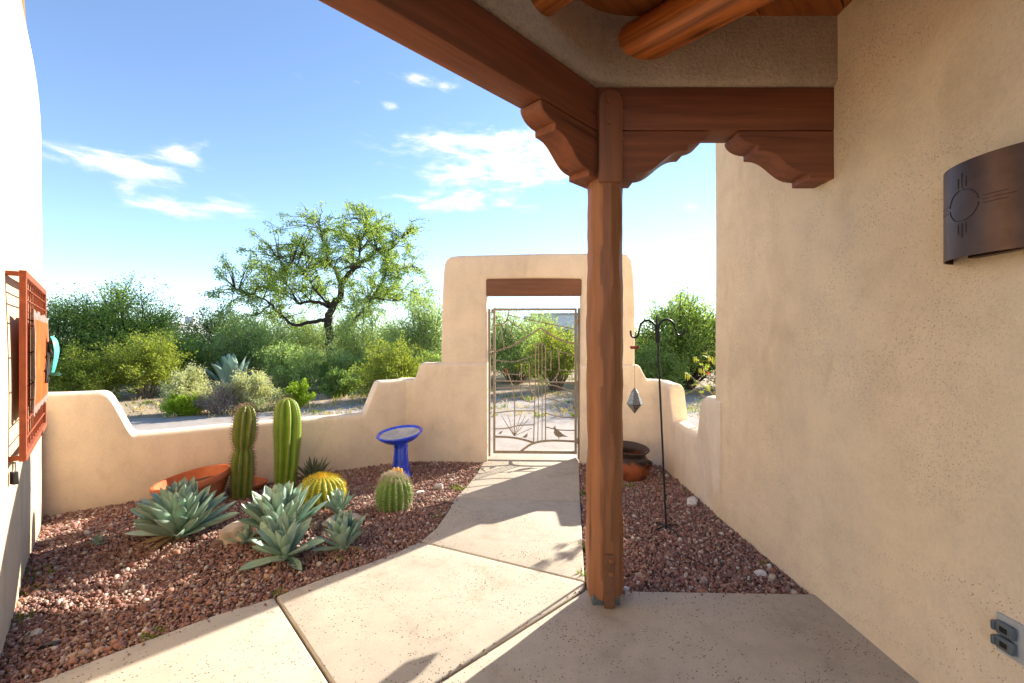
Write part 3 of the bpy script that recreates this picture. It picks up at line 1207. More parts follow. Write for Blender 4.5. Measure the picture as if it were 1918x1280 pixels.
# ------------------------------------------------------------------ metal gate
gate = thing('garden_gate', 'bronze metal gate with sun, mountain, saguaro and quail cut-outs in the arch', 'gate', (.27, 5.36, 0), (0, 0, GR))
GD = 5.47


def gp(cx, cy):
    """survey of the gate: enlarged photo coordinates to gate-local x, z"""
    px, py = 900 + cx / 4.13, 560 + cy / 4.13
    return ((px - 959) * GD / F - .27, CAM_H - (py - 640) * GD / F)


GY = .11
gx0, gz1 = gp(104, 82); gx1, _ = gp(732, 82); _, gz0 = gp(104, 1186)
fr = .028
mb = MB()
mb.box(((gx0 + gx1) / 2, GY, gz1), (gx1 - gx0 + fr, fr, fr))
mb.box(((gx0 + gx1) / 2, GY, gz0), (gx1 - gx0 + fr, fr, fr * 1.2))
mb.box((gx0, GY, (gz0 + gz1) / 2), (fr, fr + .002, gz1 - gz0 + .01))
mb.box((gx1, GY, (gz0 + gz1) / 2), (fr, fr + .002, gz1 - gz0 + .01))
mb.build('frame', M_gate, gate)


def gbar(name, pts, r, parent=gate, smooth_n=5, yo=0.0):
    P = [Vector((gp(a, b)[0], GY + yo, gp(a, b)[1])) for a, b in pts]
    if smooth_n > 1 and len(P) > 2: P = smooth_poly(P, smooth_n)
    mb = MB().tube(P, r * 1.2, 6)
    return mb.build(name, M_gate, parent)


gbar('crossbar', [(112, 635), (720, 648)], .0085)
sunm = gbar('sun_arc', [(112, 206), (150, 200), (180, 185), (205, 155), (217, 92)], .0075)
for a, b in (((150, 203), (180, 380)), ((182, 187), (278, 340)), ((207, 160), (370, 275)), ((215, 127), (722, 235))):
    gbar('sun_ray', [a, b], .0055, sunm)
gbar('mountain_line', [(112, 408), (250, 360), (380, 280), (462, 225)], .010)
gbar('mountain_line', [(462, 225), (560, 290), (650, 330), (724, 347)], .010)
for pts in ([(112, 475), (240, 488), (340, 465), (420, 435)], [(112, 560), (200, 580), (312, 588)], [(112, 692), (220, 690), (305, 691)], [(112, 805), (190, 775), (312, 762)],
            [(112, 885), (250, 868), (412, 868)], [(110, 1008), (200, 1002), (300, 980), (410, 975)], [(502, 660), (600, 680), (722, 725)], [(502, 770), (600, 790), (722, 842)],
            [(502, 883), (600, 910), (722, 914)], [(502, 990), (600, 1012), (722, 1015)], [(604, 548), (660, 556), (722, 565)], [(600, 405), (660, 420), (722, 441)]):
    gbar('hill_line', pts, .0062)
gbar('base_curve', [(108, 1068), (220, 1072), (310, 1085), (410, 1112)], .012)
gbar('base_curve', [(310, 1180), (380, 1130), (450, 1105), (560, 1095), (724, 1100)], .012)
sag = gbar('saguaro', [(408, 1110), (414, 900), (422, 600), (422, 390), (432, 355), (460, 342), (488, 355), (500, 390), (500, 600), (500, 800), (500, 1096)], .0062)
gbar('saguaro_rib', [(440, 1108), (445, 800), (447, 347)], .005, sag)
gbar('saguaro_rib', [(473, 1100), (474, 800), (473, 347)], .005, sag)
gbar('saguaro_arm', [(412, 797), (370, 797), (330, 770), (308, 700), (314, 600), (318, 520), (332, 495), (355, 487), (376, 508), (378, 600), (380, 690), (396, 726), (416, 735)], .006, sag)
gbar('saguaro_arm', [(500, 410), (541, 408), (541, 552), (500, 550)], .006, sag, 1)
gbar('saguaro_arm', [(582, 392), (600, 405), (604, 480), (604, 560), (585, 600), (548, 645)], .006, sag)
agv = gbar('agave_stalk', [(190, 545), (225, 620), (250, 700), (262, 850), (257, 1062)], .006)
MB().add(*tube_data([Vector((gp(a, b)[0], GY, gp(a, b)[1])) for a, b in ((182, 535), (196, 560), (214, 585))], [.004, .014, .006], 6)).build('bloom', M_rust, agv)
for (a, b) in ((160, 905), (182, 945), (208, 900), (318, 870), (345, 905), (374, 925), (396, 1000), (225, 1000)):
    gbar('agave_leaf', [(257, 1062), (a, b)], .0032, agv)


def quail(cx, cy, s, flip=1):
    out = [(-.9, .62), (-.82, .78), (-.66, .86), (-.55, 1.12), (-.50, .86), (-.42, .72), (-.40, .55), (-.1, .40), (.2, .18), (.55, -.15), (1.0, -.42), (1.45, -.52), (.95, -.60), (.62, -.55),
           (.3, -.62), (.05, -.66), (.06, -.86), (.22, -.92), (-.1, -.93), (-.03, -.86), (-.06, -.66), (-.4, -.50), (-.66, -.22), (-.74, .1), (-.66, .4), (-.72, .52)]
    x, z = gp(cx, cy)
    k = s / 4.13 * GD / F
    poly = [(x + a * k * flip, z + b * k) for a, b in out]
    if flip < 0: poly.reverse()
    return link('quail', prism_mesh('quail', poly, GY - .003, GY + .003, 0, 1, 'Y'), M_gate, gate)


quail(602, 1035, 52)
quail(152, 1035, 17, -1)
quail(345, 1060, 22, -1)
# posts, latch, hinges
lx, lz1 = gp(64, 76); _, lz0 = gp(64, 1222)
MB().box((lx, GY + .01, (lz0 + lz1) / 2), (.030, .034, lz1 - lz0)).box((gx0 - .022, GY + .01, lz1 - .03), (.035, .02, .05)).build('gate_post', M_gate, gate)
rx, _ = gp(757, 76)
MB().box((rx, GY + .012, (lz0 + lz1) / 2 - .01), (.030, .034, lz1 - lz0 + .03)).build('gate_post', M_gate, gate)
la = gp(78, 412)
lt = MB().box((la[0], GY - .015, la[1]), (.030, .014, .085)).build('latch', M_gate, gate)
MB().tube([(la[0] - .012, GY - .02, la[1]), (la[0] - .012, GY - .055, la[1]), (la[0] + .045, GY - .06, la[1] + .01)], .006, 8).build('latch_lever', M_chrome, lt)
for hz_ in (1.68, .92, .22):
    MB().tube([(rx - .018, GY - .012, hz_ - .035), (rx - .018, GY - .012, hz_ + .035)], .009, 8).build('hinge', M_gate, gate)

# ------------------------------------------------------------------ rusty wall art on the wing
ang_w = math.atan2(WS.y, WS.x)
ART0, ART1, AZ0, AZ1 = .78, 2.03, .825, 1.805
art_o = WL(0, 0, 0)
art = thing('wall_art', 'rust brown metal grille frame with orange rusty panel hung on the left wall', 'wall art', tuple(art_o), (0, 0, ang_w))
# local: x along the wing (s), y = out of the wall is +y ? (WN is WS turned +90 deg)


def abox(name, s0, s1, o0, o1, z0, z1, mat, parent=art, bevel=.002):
    o = link(name, box_mesh(name, s1 - s0, o1 - o0, z1 - z0, bevel, 1), mat, parent)
    o.location = ((s0 + s1) / 2, (o0 + o1) / 2, (z0 + z1) / 2)
    return o


OA0, OA1 = .040, .068
abox('frame_bar', ART0, ART1, OA0, OA1, AZ1 - .036, AZ1, M_rust)
abox('frame_bar', ART0, ART1, OA0, OA1, AZ0, AZ0 + .036, M_rust)
abox('frame_bar', ART0, ART0 + .036, OA0 + .001, OA1 - .001, AZ0 + .034, AZ1 - .034, M_rust)
abox('frame_bar', ART1 - .036, ART1, OA0 + .001, OA1 - .001, AZ0 + .034, AZ1 - .034, M_rust)
for i in range(9):
    s = ART0 + .12 + (ART1 - ART0 - .24) * i / 8
    abox('grille_bar', s - .005, s + .005, OA0 + .006, OA0 + .014, AZ0 + .02, AZ1 - .02, M_rust, bevel=0)
for z in (.93, 1.02, 1.20, 1.38, 1.56, 1.66, 1.72):
    MB().tube([(ART0 + .02, OA0 + .018, z), (ART1 - .02, OA0 + .018, z)], .004, 5).build('grille_rod', M_rust, art)
for (s, z) in ((ART1 - .018, AZ1 - .018), (ART1 - .018, AZ0 + .018), (ART0 + .018, AZ1 - .018), (ART0 + .018, AZ0 + .018)):
    abox('bracket', s - .010, s + .010, -.02, OA0 + .005, z - .012, z + .012, M_rust)
# panel: shallow bowed sheet with ragged charred ends
PS0, PS1, PZ0, PZ1 = .98, 1.93, 1.045, 1.605
V, Fc = [], []
nx, nz_ = 24, 26
rs = random.Random(4)
rag_t = [rs.uniform(-.012, .012) for _ in range(nx + 1)]; rag_b = [rs.uniform(-.012, .012) for _ in range(nx + 1)]
for lay in (0, 1):
    for j in range(nz_ + 1):
        for i in range(nx + 1):
            u, v = i / nx, j / nz_
            z = PZ0 + (PZ1 - PZ0) * v
            if j == 0: z += rag_b[i]
            if j == nz_: z += rag_t[i]
            o = .082 + .006 * math.sin(v * math.pi) + .004 * mnoise.noise((u * 3, v * 3, 2)) + lay * .003
            V.append((PS0 + (PS1 - PS0) * u, o, z))
A = (nx + 1) * (nz_ + 1)
mi = []
for j in range(nz_):
    for i in range(nx):
        a = j * (nx + 1) + i
        q = (a, a + 1, a + nx + 2, a + nx + 1)
        Fc.append(q); Fc.append(tuple(x + A for x in reversed(q)))
        ch = 1 if (j < 2 or j >= nz_ - 2 or i == 0 or i == nx - 1) else 0
        mi += [ch, ch]
for i in range(nx):
    Fc.append((i, i + A, i + 1 + A, i + 1)); b = nz_ * (nx + 1) + i; Fc.append((b, b + 1, b + 1 + A, b + A)); mi += [1, 1]
for j in range(nz_):
    a = j * (nx + 1); Fc.append((a, a + nx + 1, a + nx + 1 + A, a + A)); a += nx; Fc.append((a, a + A, a + nx + 1 + A, a + nx + 1)); mi += [1, 1]
bm = bmesh.new(); m0 = mesh('panel', V, Fc); m0.polygons.foreach_set('material_index', mi); bm.from_mesh(m0); bpy.data.meshes.remove(m0)
panel = link('panel', bm_mesh('panel', bm), [M_rust_panel, M_charred], art)
panel['label'] = 'orange rusted steel sheet with charred ragged edges'
for (s, z) in ((PS0 + .06, PZ1 - .08), (PS1 - .06, PZ1 - .08), (PS0 + .06, PZ0 + .08), (PS1 - .06, PZ0 + .08)):
    MB().tube([(s, .05, z), (s, .084, z)], .006, 6).build('standoff', M_rust, panel)
# dark twig-like rods in front of the panel, and the turquoise bird
for i, (s, z0, z1) in enumerate(((1.30, 1.20, 1.37), (1.22, 1.17, 1.44), (1.38, 1.18, 1.31), (1.14, 1.22, 1.40))):
    MB().tube([(s, .098, z0), (s + .004, .101, (z0 + z1) / 2), (s - .006, .099, z1)], [.006, .007, .003], 5).build('twig_rod', M_slot, art)
for (s0, s1, z) in ((1.12, 1.42, 1.25), (1.10, 1.30, 1.335)):
    MB().tube([(s0, .100, z), (s1, .100, z + .01)], .006, 5).build('twig_rod', M_slot, art)
BS = 1.17
MB().tube([(BS, .086, 1.43), (BS, .125, 1.43)], .007, 6).tube([(BS, .086, 1.33), (BS, .120, 1.33)], .007, 6).build('bird_peg', M_rust, art)


def bird():
    """stamped sheet bird: body curving from head (top) to tail (bottom)"""
    spine = smooth_poly([(BS - .01, .118, 1.475), (BS - .005, .132, 1.44), (BS, .139, 1.37), (BS + .005, .131, 1.29), (BS + .01, .120, 1.215)], 6)
    half = [.008, .018, .028, .034, .04, .046, .05, .053, .055, .055, .054, .052, .049, .046, .042, .038, .034, .03, .026, .022, .018, .014, .011, .008, .005]
    V, Fc = [], []
    n = len(spine)
    for i, p in enumerate(spine):
        h = half[min(i, len(half) - 1)]
        for k in range(10):
            a = 2 * math.pi * k / 10
            V.append(p + Vector((h * math.cos(a), .011 * math.sin(a) * (h / .055) ** .6 - .012 * math.cos(a) ** 2, 0)))
    for i in range(n - 1):
        for k in range(10):
            k2 = (k + 1) % 10
            Fc.append((i * 10 + k, i * 10 + k2, (i + 1) * 10 + k2, (i + 1) * 10 + k))
    Fc.append(tuple(range(10))); Fc.append(tuple((n - 1) * 10 + k for k in range(10)))
    return V, Fc


mb = MB().add(*bird())
for (ds, do, dz) in ((.05, .030, .01), (.02, .038, -.005), (-.03, .030, -.012)):      # tail feathers fanned at the foot
    a = Vector((BS + .01, .119, 1.225)); b = a + Vector((ds, do, dz)); s = Vector((.008, 0, .010))
    mb.add([a - s, a + s, b + s * .8, b - s * .2, a - s + Vector((0, .003, 0)), a + s + Vector((0, .003, 0)), b + s * .8 + Vector((0, .003, 0)), b - s * .2 + Vector((0, .003, 0))],
           [(0, 1, 2, 3), (7, 6, 5, 4), (0, 4, 5, 1), (1, 5, 6, 2), (2, 6, 7, 3), (3, 7, 4, 0)])
bo = mb.build('bird', M_teal, art)
bo['label'] = 'turquoise patinated metal bird'
MB().tube([(BS + .03, .122, 1.345), (BS + .055, .112, 1.385)], [.009, .002], 6).build('beak', M_chrome, bo)

pl_p = WL(ART1 - .03, .022, AZ0 - .115)
lock = thing('padlock', 'dark grey padlock hanging from the lower bracket of the rusty frame', 'padlock', tuple(pl_p), (0, 0, ang_w + .5))
link('body', box_mesh('body', .038, .02, .066, .003, 2), M_padlock, lock).location = (0, 0, .033)
sh = [(-.012, 0, .06)] + [(-.012 * math.cos(a), 0, .100 + .012 * math.sin(a)) for a in [math.pi * k / 8 for k in range(9)]] + [(.012, 0, .06)]
MB().tube(sh, .0038, 8).build('shackle', M_chrome, lock)

# ------------------------------------------------------------------ sconce and outlet on the house wall
SY, SXW = 1.56, 1.772
SZ0, SZ1 = 1.745, 2.085
sconce = thing('wall_sconce', 'dark bronze half-round wall lamp with engraved sun symbol', 'lamp', (SXW, SY, SZ0))
SA, SBB = .205, .15


def sc_pt(th, z, off=0.0):
    """theta 0 = far end (+Y), 90 = front"""
    return Vector((-(SBB + off) * math.sin(th) - .004, (SA + off) * math.cos(th), z))


V, Fc = [], []
n = 48
H = SZ1 - SZ0
for lay, off in ((0, 0), (1, -.003)):
    for z in (0, H):
        for k in range(n + 1):
            V.append(sc_pt(math.pi * k / n, z, off))
K = n + 1
for k in range(n):
    Fc += [(k, k + 1, K + k + 1, K + k), (2 * K + k, 3 * K + k, 3 * K + k + 1, 2 * K + k + 1), (k, 2 * K + k, 2 * K + k + 1, k + 1), (K + k, K + k + 1, 3 * K + k + 1, 3 * K + k)]
bm = bmesh.new(); m0 = mesh('s', V, Fc); bm.from_mesh(m0); bpy.data.meshes.remove(m0)
link('shade', smooth_by_angle(bm_mesh('shade', bm), 40), M_bronze, sconce)
link('back_plate', box_mesh('back_plate', .006, .37, .30, .001, 1), M_bronze, sconce).location = (-.001, 0, H / 2)
br = link('bracket', box_mesh('bracket', .05, .26, .012, .001, 1), M_bronze, sconce)
br.location = (-.03, -.02, .014)
V, Fc = lathe([(.004, 0), (.02, .02), (.028, .05), (.022, .08), (.014, .1), (.014, .12)], 14)
link('bulb', mesh('bulb', V, Fc, True), M_plate, sconce).location = (-.05, 0, .10)
TH0 = math.radians(80); ZC = .185


def engrave(name, pts, w=.0022):
    """thin slot following the curved shade; pts = (arc metres, z) about the symbol's centre"""
    def sp(u, z):
        th = TH0
        # walk the ellipse by arc length
        st = .002 if u > 0 else -.002
        for _ in range(int(abs(u) / .002)):
            ds = math.hypot(SBB * math.cos(th), SA * math.sin(th))
            th += st / ds
        return sc_pt(th, ZC + z, .0006)
    mb = MB()
    mb.tube([sp(u, z) for u, z in pts], w * .40, 5)
    return mb.build(name, M_slot, sconce)


for q in range(4):
    a0_ = math.pi / 2 * q + .14
    engrave('engraved_ring', [(.060 * math.cos(a0_ + (math.pi / 2 - .22) * k / 9), .056 * math.sin(a0_ + (math.pi / 2 - .22) * k / 9)) for k in range(10)], .003)
for sgn in (-1, 1):
    for k in (-1, 0, 1):
        ln = .05 if k == 0 else .035
        engrave('engraved_ray', [(k * .017, sgn * .064), (k * .017, sgn * (.066 + ln))])
        engrave('engraved_ray', [(sgn * .070, k * .013), (sgn * (.085 + ln * .7), k * .013), (sgn * (.09 + ln * 1.4), k * .013)])

outlet = thing('outdoor_outlet', 'grey outdoor electrical outlet with flip covers low on the house wall', 'outlet', (1.738, 1.545, .405))
link('plate', box_mesh('plate', .03, .088, .135, .002, 1, (.012, 0, 0)), M_plate, outlet)
for dz in (.026, -.026):
    c = link('flip_cover', box_mesh('flip_cover', .020, .058, .046, .008, 3), M_cover, outlet)
    c.location = (-.014, .002, dz)
    h = link('hinge_tab', box_mesh('hinge_tab', .026, .014, .034, .005, 2), M_cover, outlet)
    h.location = (-.016, .034, dz)
    r_ = link('recess', box_mesh('recess', .004, .026, .02, .002, 1), M_slot, c)
    r_.location = (-.0095, 0, 0)


# ------------------------------------------------------------------ cacti
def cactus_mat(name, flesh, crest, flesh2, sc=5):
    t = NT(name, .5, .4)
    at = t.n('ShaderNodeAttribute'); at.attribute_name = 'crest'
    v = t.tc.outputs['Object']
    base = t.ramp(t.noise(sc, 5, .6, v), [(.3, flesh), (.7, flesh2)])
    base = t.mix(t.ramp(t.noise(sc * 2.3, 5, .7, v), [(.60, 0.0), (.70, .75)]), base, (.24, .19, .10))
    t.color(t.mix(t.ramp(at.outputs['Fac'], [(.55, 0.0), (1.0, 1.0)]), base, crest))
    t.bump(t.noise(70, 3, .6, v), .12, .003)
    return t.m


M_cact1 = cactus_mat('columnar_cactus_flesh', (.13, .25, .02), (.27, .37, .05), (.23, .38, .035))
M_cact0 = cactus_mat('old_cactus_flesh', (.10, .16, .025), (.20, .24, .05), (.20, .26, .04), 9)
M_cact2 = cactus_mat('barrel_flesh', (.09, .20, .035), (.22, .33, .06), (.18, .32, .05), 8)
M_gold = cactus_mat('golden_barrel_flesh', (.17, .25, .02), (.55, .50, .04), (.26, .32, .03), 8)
M_sp_brown = mat_simple('brown_spines', (.22, .12, .06), .6, .4, 5)
M_sp_gold = mat_leaf('golden_spines', (.70, .52, .04), (.92, .80, .14), .35)
M_sp_white = mat_leaf('pale_spines', (.50, .42, .33), (.78, .68, .55), .25)
M_fruit = mat_simple('yellow_fruit', (.75, .42, .03), .5, .2, 20)
M_wool = mat_simple('tan_crown_wool', (.42, .26, .09), .95, .3, 40, 0, .5)


def cactus_body(profile, ribs, depth, twist=0.0, bend=None, seg=6, sharp=1.0, rngseed=1, pleats=0.0):
    """profile (r,z); returns verts, faces, crest values, areoles (pos, normal)"""
    S = ribs * seg
    V, Fc, crest, areo = [], [], [], []
    for i, (r, z) in enumerate(profile):
        off = bend(z) if bend else Vector((0, 0, 0))
        for k in range(S):
            ph = (k % seg) / seg            # 0 = crest
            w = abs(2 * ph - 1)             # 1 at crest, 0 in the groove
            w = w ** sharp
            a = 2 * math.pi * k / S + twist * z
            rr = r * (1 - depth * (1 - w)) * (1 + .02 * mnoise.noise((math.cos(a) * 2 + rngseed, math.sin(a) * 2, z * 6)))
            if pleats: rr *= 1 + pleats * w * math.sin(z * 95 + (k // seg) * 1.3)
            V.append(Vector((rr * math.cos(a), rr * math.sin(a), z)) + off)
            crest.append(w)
    for i in range(len(profile) - 1):
        for k in range(S):
            k2 = (k + 1) % S
            Fc.append((i * S + k, i * S + k2, (i + 1) * S + k2, (i + 1) * S + k))
    Fc.append(tuple((len(profile) - 1) * S + k for k in range(S)))
    # areoles on the crests
    for k in range(ribs):
        col = [V[i * S + k * seg] for i in range(len(profile))]
        areo.append(col)
    return V, Fc, crest, areo


def with_crest(name, V, Fc, crest):
    me = mesh(name, V, Fc, True)
    at = me.attributes.new('crest', 'FLOAT', 'POINT')
    at.data.foreach_set('value', np.array(crest, dtype=np.float32))
    return me


def spine_mesh(name, areoles, length, n, spread, r=.0011, seed=2, up=.3, curved=0.0):
    """thin three-sided needles leaving each areole"""
    rs = random.Random(seed)
    mb = MB()
    for (p, nn) in areoles:
        u = nn.orthogonal().normalized(); v = nn.cross(u)
        for k in range(n):
            a = rs.uniform(0, 2 * math.pi)
            s = rs.uniform(.15, spread)
            d = (nn + (u * math.cos(a) + v * math.sin(a)) * s + Vector((0, 0, up * rs.random()))).normalized()
            L = length * rs.uniform(.55, 1.15)
            tip = p + d * L
            if curved: tip -= Vector((0, 0, curved * L))
            x = d.orthogonal().normalized() * r; y = d.cross(x)
            mb.add([p + x, p - x * .5 + y * .87, p - x * .5 - y * .87, tip], [(0, 1, 3), (1, 2, 3), (2, 0, 3)])
    return mesh(name, mb.V, mb.F)


def areoles_along(cols, axis_fn, step, skip=0.0):
    out = []
    for col in cols:
        acc = step * random.random()
        for a, b in zip(col, col[1:]):
            L = (b - a).length
            while acc < L:
                p = a.lerp(b, acc / L) if L > 1e-6 else a
                c = axis_fn(p)
                t = (b - a).normalized()
                nn = (p - c); nn = (nn - t * nn.dot(t))
                if nn.length > 1e-6: out.append((p, nn.normalized()))
                acc += step
            acc -= L
    return out


def col_cactus(name, label, loc, profile, ribs, bend, spine_len, seed, spine_n=5, rot=0.0, mat=None):
    root = thing(name, label, 'cactus', loc, (0, 0, rot), 'columnar cacti')
    V, Fc, cr, cols = cactus_body(profile, ribs, .44, .25, bend, 8, .8, seed)
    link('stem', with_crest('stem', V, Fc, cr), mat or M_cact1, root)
    ar = areoles_along(cols, lambda p: bend(p.z) + Vector((0, 0, p.z)), .026)
    sp = link('spines', spine_mesh('spines', ar, spine_len, spine_n, 1.2, .0011, seed), M_sp_brown, root)
    sp['kind'] = 'stuff'
    mb = MB()
    for (p, nn) in ar:
        u = nn.orthogonal().normalized() * .0042; v = nn.cross(u)
        mb.add([p + u, p + v, p - u, p - v, p + nn * .004, p - nn * .003], [(0, 1, 4), (1, 2, 4), (2, 3, 4), (3, 0, 4), (1, 0, 5), (2, 1, 5), (3, 2, 5), (0, 3, 5)])
    ao = link('areoles', mesh('areoles', mb.V, mb.F), M_wool, root)
    ao['kind'] = 'stuff'
    return root


def prof(pts, n=5):
    return [(p.x, p.y) for p in smooth_poly([Vector((r, z, 0)) for r, z in pts], n)]


l1 = G(452, 932)
z_ = bz(l1.x, l1.y)
col_cactus('columnar_cactus', 'short two-tiered columnar cactus with a waist, nearest the tilted terracotta bowl', (l1.x, l1.y, z_ - .02),
           prof([(.082, 0), (.092, .15), (.096, .30), (.088, .42), (.068, .475), (.070, .50), (.092, .56), (.097, .66), (.092, .76), (.076, .83), (.042, .872), (.008, .878)], 5),
           9, lambda z: Vector((.045 * (z / .9) ** 1.3, 0, 0)), .042, 11, 9, mat=M_cact0)
l2 = G(531, 915)
z_ = bz(l2.x, l2.y)
col_cactus('columnar_cactus', 'tall smooth single-column cactus with green ribs between the terracotta saucer and golden barrel', (l2.x, l2.y, z_ - .02),
           prof([(.085, 0), (.098, .12), (.106, .25), (.114, .40), (.124, .55), (.126, .68), (.117, .78), (.094, .86), (.052, .905), (.008, .915)], 5),
           9, lambda z: Vector((.012 + .022 * math.sin(z * 2.6), 0, 0)), .022, 12, 6, .3)


def barrel(name, label, loc, R, h, ribs, mat, spmat, splen, spn, step, seed, depth=.16, crown=True, up=.3, spr=1.3, spread=1.5):
    root = thing(name, label, 'cactus', loc, (0, 0, seed), None)
    pr = []
    for k in range(26):
        a = math.radians(-38 + 128 * k / 25)
        pr.append((max(.006, R * math.cos(a) ** .85 if math.cos(a) > 0 else .006), h * (.40 + .60 * math.sin(a)) if math.sin(a) > 0 else h * (.40 + .60 * math.sin(a))))
    pr = [(r, max(z, .0)) for r, z in pr]
    V, Fc, cr, cols = cactus_body(pr, ribs, depth, .0, None, 6, .8, seed, .022)
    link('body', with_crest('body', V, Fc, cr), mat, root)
    c0 = Vector((0, 0, h * .38))
    ar = [(p, (p - c0).normalized()) for p, n_ in areoles_along(cols, lambda p: c0, step)]
    sp = link('spines', spine_mesh('spines', ar, splen, spn, spread, .0012 * spr, seed, up), spmat, root)
    sp['kind'] = 'stuff'
    if crown:
        V, Fc = lathe([(R * .30, h * .955), (R * .26, h * 1.0), (R * .12, h * 1.005), (.004, h * .985)], 20, lambda a, r, z: r * (1 + .18 * math.sin(a * 9 + z * 80)))
        link('crown_wool', mesh('crown_wool', V, Fc, True), M_wool, root)
    return root


p = G(603, 945); z_ = bz(p.x, p.y)
barrel('barrel_cactus', 'round yellow-spined golden barrel cactus behind the centre agave', (p.x, p.y, z_ - .01), .200, .262, 22, M_gold, M_sp_gold, .034, 4, .020, 3, .15, True, .5, 1.6)
p = G(738, 953); z_ = bz(p.x, p.y)
gb = barrel('barrel_cactus', 'green barrel cactus with pale hooked spines and a yellow fruit, in front of the birdbath', (p.x, p.y, z_ - .01), .152, .315, 17, M_cact2, M_sp_white, .034, 9, .021, 4, .20, False, .4, .9)
rs = random.Random(8)
ar = []
for k in range(150):                                     # tuft of long pale spines on the crown
    a = rs.uniform(0, 6.283); r = .115 * math.sqrt(rs.random())
    pz = .315 * (.40 + .60 * math.sqrt(max(0, 1 - (r / .152) ** 2)))
    ar.append((Vector((r * math.cos(a), r * math.sin(a), pz - .01)), Vector((r * math.cos(a) * 4, r * math.sin(a) * 4, .8)).normalized()))
sp = link('crown_spines', spine_mesh('crown_spines', ar, .055, 4, .8, .0013, 5, .4), M_sp_white, gb); sp['kind'] = 'stuff'
for (dx, dy, dz) in ((-.045, -.02, .318), (-.015, -.035, .315), (-.06, .01, .31)):
    V, Fc = lathe([(.002, 0), (.014, .006), (.018, .02), (.014, .034), (.009, .040), (.011, .046), (.003, .05)], 10)
    f = link('fruit', mesh('fruit', V, Fc, True), M_fruit, gb)
    f.location = (dx, dy, dz - .01); f.rotation_euler = (dx * 4, dy * 4, 0)
    V, Fc = None, None


# ------------------------------------------------------------------ agaves
def agave_mat(name, a, b):
    t = NT(name, .55, .35)
    v = t.tc.outputs['Object']
    at = t.n('ShaderNodeAttribute'); at.attribute_name = 'edge'
    oi = t.n('ShaderNodeObjectInfo')
    sv = t.scaled(v, (3.0, 40, 3.0))
    f = t.math('ADD', t.math('MULTIPLY', t.noise(1.4, 4, .6, sv), .5), t.math('MULTIPLY', oi.outputs['Random'], .55))
    c = t.ramp(f, [(.15, a), (.85, b)])
    c = t.mix(t.ramp(at.outputs['Fac'], [(.80, 0.0), (1.0, 1.0)]), c, (.22, .17, .09))
    t.color(c)
    return t.m


M_agave = agave_mat('agave_leaf', (.20, .33, .235), (.43, .57, .45))
M_agave_dry = mat_simple('dry_agave_leaf', (.34, .24, .13), .85, .3, 14)
M_dyckia = mat_leaf('grey_rosette_leaf', (.09, .12, .075), (.20, .22, .13), .1)


def agave_leaf_mesh(width=.30, cup=.30, curl=.18, recurve=0.0):
    """unit-length leaf along +X: broad above the base, V channel, terminal spine"""
    n, m = 12, 6
    V, Fc, edge = [], [], []
    for lay in (0, 1):
        for i in range(n + 1):
            t = i / n
            w = width * (.42 + .58 * math.sin(min(1, t / .62) * math.pi / 2)) if t < .62 else width * math.cos((t - .62) / .38 * math.pi / 2) ** .80
            if i == n: w = .003
            zc = curl * t * t - recurve * t ** 3
            th = (.030 * (1 - t) + .006) * (1 if i < n else .1)
            for k in range(m + 1):
                s = 2 * k / m - 1
                z = zc + cup * w * (s * s) - (th * (1 - s * s) * .9 + .002 if lay else 0)
                V.append((t, s * w / 2, z)); edge.append(max(abs(s) ** 3 * .93, 1.0 if t > .95 else 0))
    A = (n + 1) * (m + 1)
    for i in range(n):
        for k in range(m):
            a = i * (m + 1) + k
            q = (a, a + m + 1, a + m + 2, a + 1)
            Fc.append(tuple(reversed(q))); Fc.append(tuple(x + A for x in q))
        a = i * (m + 1)
        Fc.append((a, a + m + 1, a + m + 1 + A, a + A)); a += m; Fc.append((a, a + A, a + m + 1 + A, a + m + 1))
    bm = bmesh.new(); m0 = mesh('leaf', V, Fc)
    at = m0.attributes.new('edge', 'FLOAT', 'POINT'); at.data.foreach_set('value', np.array(edge, dtype=np.float32))
    bm.from_mesh(m0); bpy.data.meshes.remove(m0)
    bmesh.ops.recalc_face_normals(bm, faces=bm.faces)
    me = bpy.data.meshes.new('leaf'); bm.to_mesh(me); bm.free()
    me.shade_smooth()
    return me


LEAVES = [agave_leaf_mesh(.27, .22, .10), agave_leaf_mesh(.235, .30, .06), agave_leaf_mesh(.30, .18, .14), agave_leaf_mesh(.26, .25, .20, .16), agave_leaf_mesh(.22, .35, .02, -.06)]
for q in LEAVES: q.materials.append(M_agave)
LEAF_DRY = agave_leaf_mesh(.22, .4, -.12); LEAF_DRY.materials.append(M_agave_dry)


